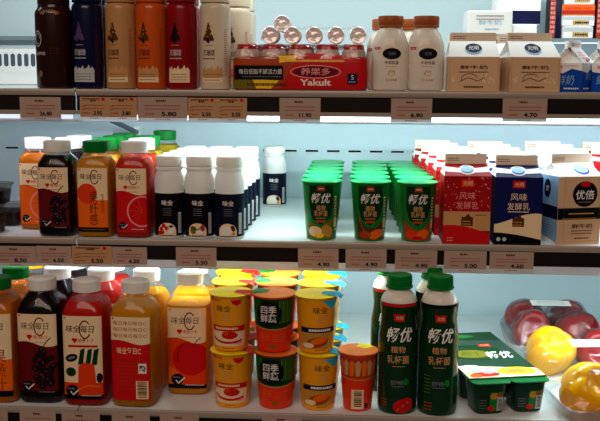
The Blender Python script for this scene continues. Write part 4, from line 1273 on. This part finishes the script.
pp = pudding_pack()
pc = on_y(493, 372, BF + .150)
pp.location = (on_y(482.5, 372, BF + .139).x, BF + .139, DECK_BOTTOM + .0003); pp.rotation_euler = (0, 0, R(12))
pp['label'] = 'green pack of eight pudding cups with printed card top'

tg = 'film wrapped pepper trays'
ta = pepper_tray(['red'] * 4, 1)
ta.location = (on_y(553, 330, 1.585).x, 1.605, DECK_BOTTOM + .0003); ta['label'] = 'rear tray of four red peppers in cling film'; ta['group'] = tg
def on_z(px, py, z):
    d = ray(px, py)
    return EYE + d * ((z - EYE.z) / d.z)
P1, P2 = on_z(551, 350, DECK_BOTTOM + .04), on_z(589, 389, DECK_BOTTOM + .04)
gap = (P1 - P2).length
tb_ = pepper_tray(['yellow', 'red', 'yellow', 'red'], 2, 168, gap * 1000 + 88, gap * 500)
rot = math.atan2(P2.x - P1.x, P1.y - P2.y)
mid = (P1 + P2) / 2
tb_.location = (mid.x + .039 * math.cos(rot), mid.y + .039 * math.sin(rot), DECK_BOTTOM + .0003); tb_.rotation_euler = (0, 0, rot)
print('tray', tb_.location, gap, rot)
tb_['label'] = 'front tray with yellow and red peppers in cling film'; tb_['group'] = tg

# ------------------------------------------------------------------ price tags clipped on the rails
def price_tag(w, h, price, kind, extra=None):
    r = thing('price_tag', '', 'price tag')
    m = MB()
    col = 'card_promo' if kind == 'promo' else 'card_tag'
    m.box(-w / 2, w / 2, -.3, .3, 4.5, h, col)
    m.box(-w / 2, w / 2, -.3, .3, 0, 4.5, 'clear_lip')
    p = Print(f_flat(.3), 400)
    ps = price if isinstance(price, list) else [price]
    for i, t in enumerate(ps):
        cx = -w / 2 + w * (i + .5) / len(ps)
        cw = w / len(ps)
        p.lines(cx - cw * .03, h * .84, cw * .2, 1, 3, 2.6, 1, 'brown')
        p.lines(cx, h * .64, cw * .72, 2, h * .14, 1.1, 1, 'rust')
        if t: p.text(t, cx + cw * .13, h * .30, 1, 'black', w=cw * (.3 if cw > 40 else .36), h=6.2, bold=.3)
        p.lines(cx - cw * .25, h * .30, cw * .2, 1, 3, 1.6, 1, 'rust'); p.lines(cx, h * .08, cw * .3, 1, 3, 1.0, 1, 'rust')
        if kind == 'promo':
            p.lines(cx - cw * .1, h - 3, cw * .6, 1, 2, 1.8, 1, 'dark_red'); p.ell(cx + cw * .32, h - 3.2, 3, 2.4, 1, 'red', 12)
            p.lines(cx - cw * .38, h * .6, cw * .12, 4, 5, 1, 1, 'rust')
    p.into(m)
    m.build('tag_card', r)
    return r
def tags(tier, rows):
    z, _, fy = SHELF[tier]
    for px0, px1, py0, py1, price, kind, lab in rows:
        Y = fy - .0002
        a, b = on_y(px0, (py0 + py1) / 2, Y), on_y(px1, (py0 + py1) / 2, Y)
        t, u = on_y((px0 + px1) / 2, py0, Y), on_y((px0 + px1) / 2, py1, Y)
        r = price_tag((b.x - a.x) * 1000, (t.z - u.z) * 1000, price, kind)
        r.location = ((a.x + b.x) / 2, Y, u.z)
        r['label'] = lab; r['group'] = 'shelf price tags'
tags('top', [(20, 61, 97, 120.5, '26.80', 'plain', 'price tag reading 26.80 under the brown bottle'),
             (80, 137, 97, 120, ['3.95', '3.80'], 'promo', 'wide orange price strip reading 3.95 and 3.80 under the navy and beige bottles'),
             (137.6, 187.5, 97, 121, '5.80', 'plain', 'price tag reading 5.80 under the orange and red bottles'),
             (188, 247, 98, 121.5, ['3.50', '3.50'], 'promo', 'wide price strip reading 3.50 twice under the cream bottle'),
             (279.5, 320.5, 98, 122.5, '11.90', 'plain', 'price tag reading 11.90 under the red drink pack'),
             (391, 432, 98.5, 122.5, '6.90', 'plain', 'price tag reading 6.90 under the milk bottles'),
             (502.5, 547, 98.5, 122, '4.70', 'plain', 'price tag reading 4.70 under the right tan carton')])
tags('middle', [(-6, 36, 246, 266, '8.50', 'plain', 'price tag reading 8.50 at the left edge of the middle shelf'),
                (36.4, 71.5, 246, 266, '6.50', 'plain', 'price tag reading 6.50 under the dark grape juice'),
                (72, 112, 246, 267, '5.50', 'promo', 'orange promotional price tag reading 5.50 under the green capped juice'),
                (112.4, 147, 247, 267, '6.50', 'plain', 'price tag reading 6.50 under the red grapefruit juice'),
                (176, 216.5, 247.5, 269, '5.50', 'plain', 'price tag reading 5.50 under the white yogurt drinks'),
                (298, 338.5, 248.5, 271, '4.90', 'plain', 'price tag reading 4.90 under the left column of green cups'),
                (345.5, 386.5, 249, 271, '4.90', 'plain', 'price tag reading 4.90 under the middle column of green cups'),
                (395, 437, 250, 272, '4.90', 'plain', 'price tag reading 4.90 under the right column of green cups'),
                (444, 486.5, 251, 272, '5.00', 'plain', 'price tag reading 5.00 under the red carton'),
                (489.5, 533.5, 252, 272, '4.60', 'plain', 'price tag reading 4.60 under the blue carton')])
tags('bottom', [(-22, 8, 409, 432, '', 'plain', 'price tag under the left edge of the bottom shelf'), (20, 56, 410, 433, '', 'plain', 'price tag under the large grape juice'),
                (62, 100, 412, 435, '', 'plain', 'price tag under the large carrot juice'), (112, 150, 413, 436, '', 'plain', 'price tag under the amber juice with the back label'),
                (160, 199, 414, 437, '', 'plain', 'price tag under the peach labelled juice'), (262, 302, 416, 439, '', 'plain', 'price tag under the orange and green dessert cups')])

# ------------------------------------------------------------------ light
def area(name, loc, rot, sx, sy, power, col):
    d = bpy.data.lights.new(name, 'AREA')
    d.shape = 'RECTANGLE'; d.size = sx; d.size_y = sy; d.energy = power; d.color = col
    o = bpy.data.objects.new(name, d); C.objects.link(o)
    o.location = loc; o.rotation_euler = rot
    return o
COOL, BLUE, LAV = (.80, .98, 1.0), (.78, .92, 1.0), (.86, .87, 1.0)
def strip(name, xa, xb, y, z, tilt, power, col):
    return area(name, ((xa + xb) / 2, y, z), (R(tilt), 0, 0), xb - xa, .012, power * (xb - xa), col)
xm = .12
# tubes under the top shelf
strip('light_middle_left', XL, on_y(148, 120, FRONT_TOP).x, FRONT_TOP + .030, DECK_TOP - .046, 60, .9, LAV)
xc = on_y(150, 120, FRONT_TOP).x
strip('light_middle', xc, xm, FRONT_TOP + .036, DECK_TOP - .046, 48, 3.1, COOL)
strip('light_middle_right', xm, XR, FRONT_TOP + .036, DECK_TOP - .046, 48, 2.9, BLUE)
# tubes under the middle shelf
xl = on_y(120, 270, FRONT_MIDDLE).x
strip('light_lower_left', XL, xl, FRONT_MIDDLE + .034, DECK_MIDDLE - .030, 45, .8, LAV)
xr = on_y(492, 270, FRONT_MIDDLE).x
strip('light_lower', xl, xr, FRONT_MIDDLE + .034, DECK_MIDDLE - .038, 36, 2.9, COOL)
strip('light_lower_right', xr, XR, FRONT_MIDDLE + .014, DECK_MIDDLE - .048, 0, 3.2, COOL)
# tubes in the canopy above the top shelf, out of view
strip('light_canopy', XL, XR, FRONT_TOP + .06, DECK_TOP + .27, 50, 2.0, COOL)
# warm shop lighting from the ceiling behind the viewer
area('ceiling_lights', (-.4, -1.3, 2.6), (R(42), 0, R(-8)), 2.4, 1.2, 35, (1, .77, .61))

w = bpy.data.worlds.new('shop')
bpy.context.scene.world = w
w.use_nodes = True
w.node_tree.nodes['Background'].inputs[0].default_value = (1, .8, .68, 1)
w.node_tree.nodes['Background'].inputs[1].default_value = .035

# ------------------------------------------------------------------ camera
cam = bpy.data.cameras.new('camera')
cam.sensor_width = 36; cam.lens = 36 * FPX / 600; cam.clip_start = .05
co = bpy.data.objects.new('camera', cam); C.objects.link(co)
mw = Matrix((RGT, UPV, -FWD)).transposed().to_4x4()
mw.translation = EYE
co.matrix_world = mw
sc = bpy.context.scene
sc.camera = co
sc.view_settings.view_transform = 'Standard'
sc.view_settings.look = 'None'
sc.view_settings.exposure = 0.3
sc.view_settings.gamma = 1
try: sc.cycles.transparent_max_bounces = 16
except Exception: pass
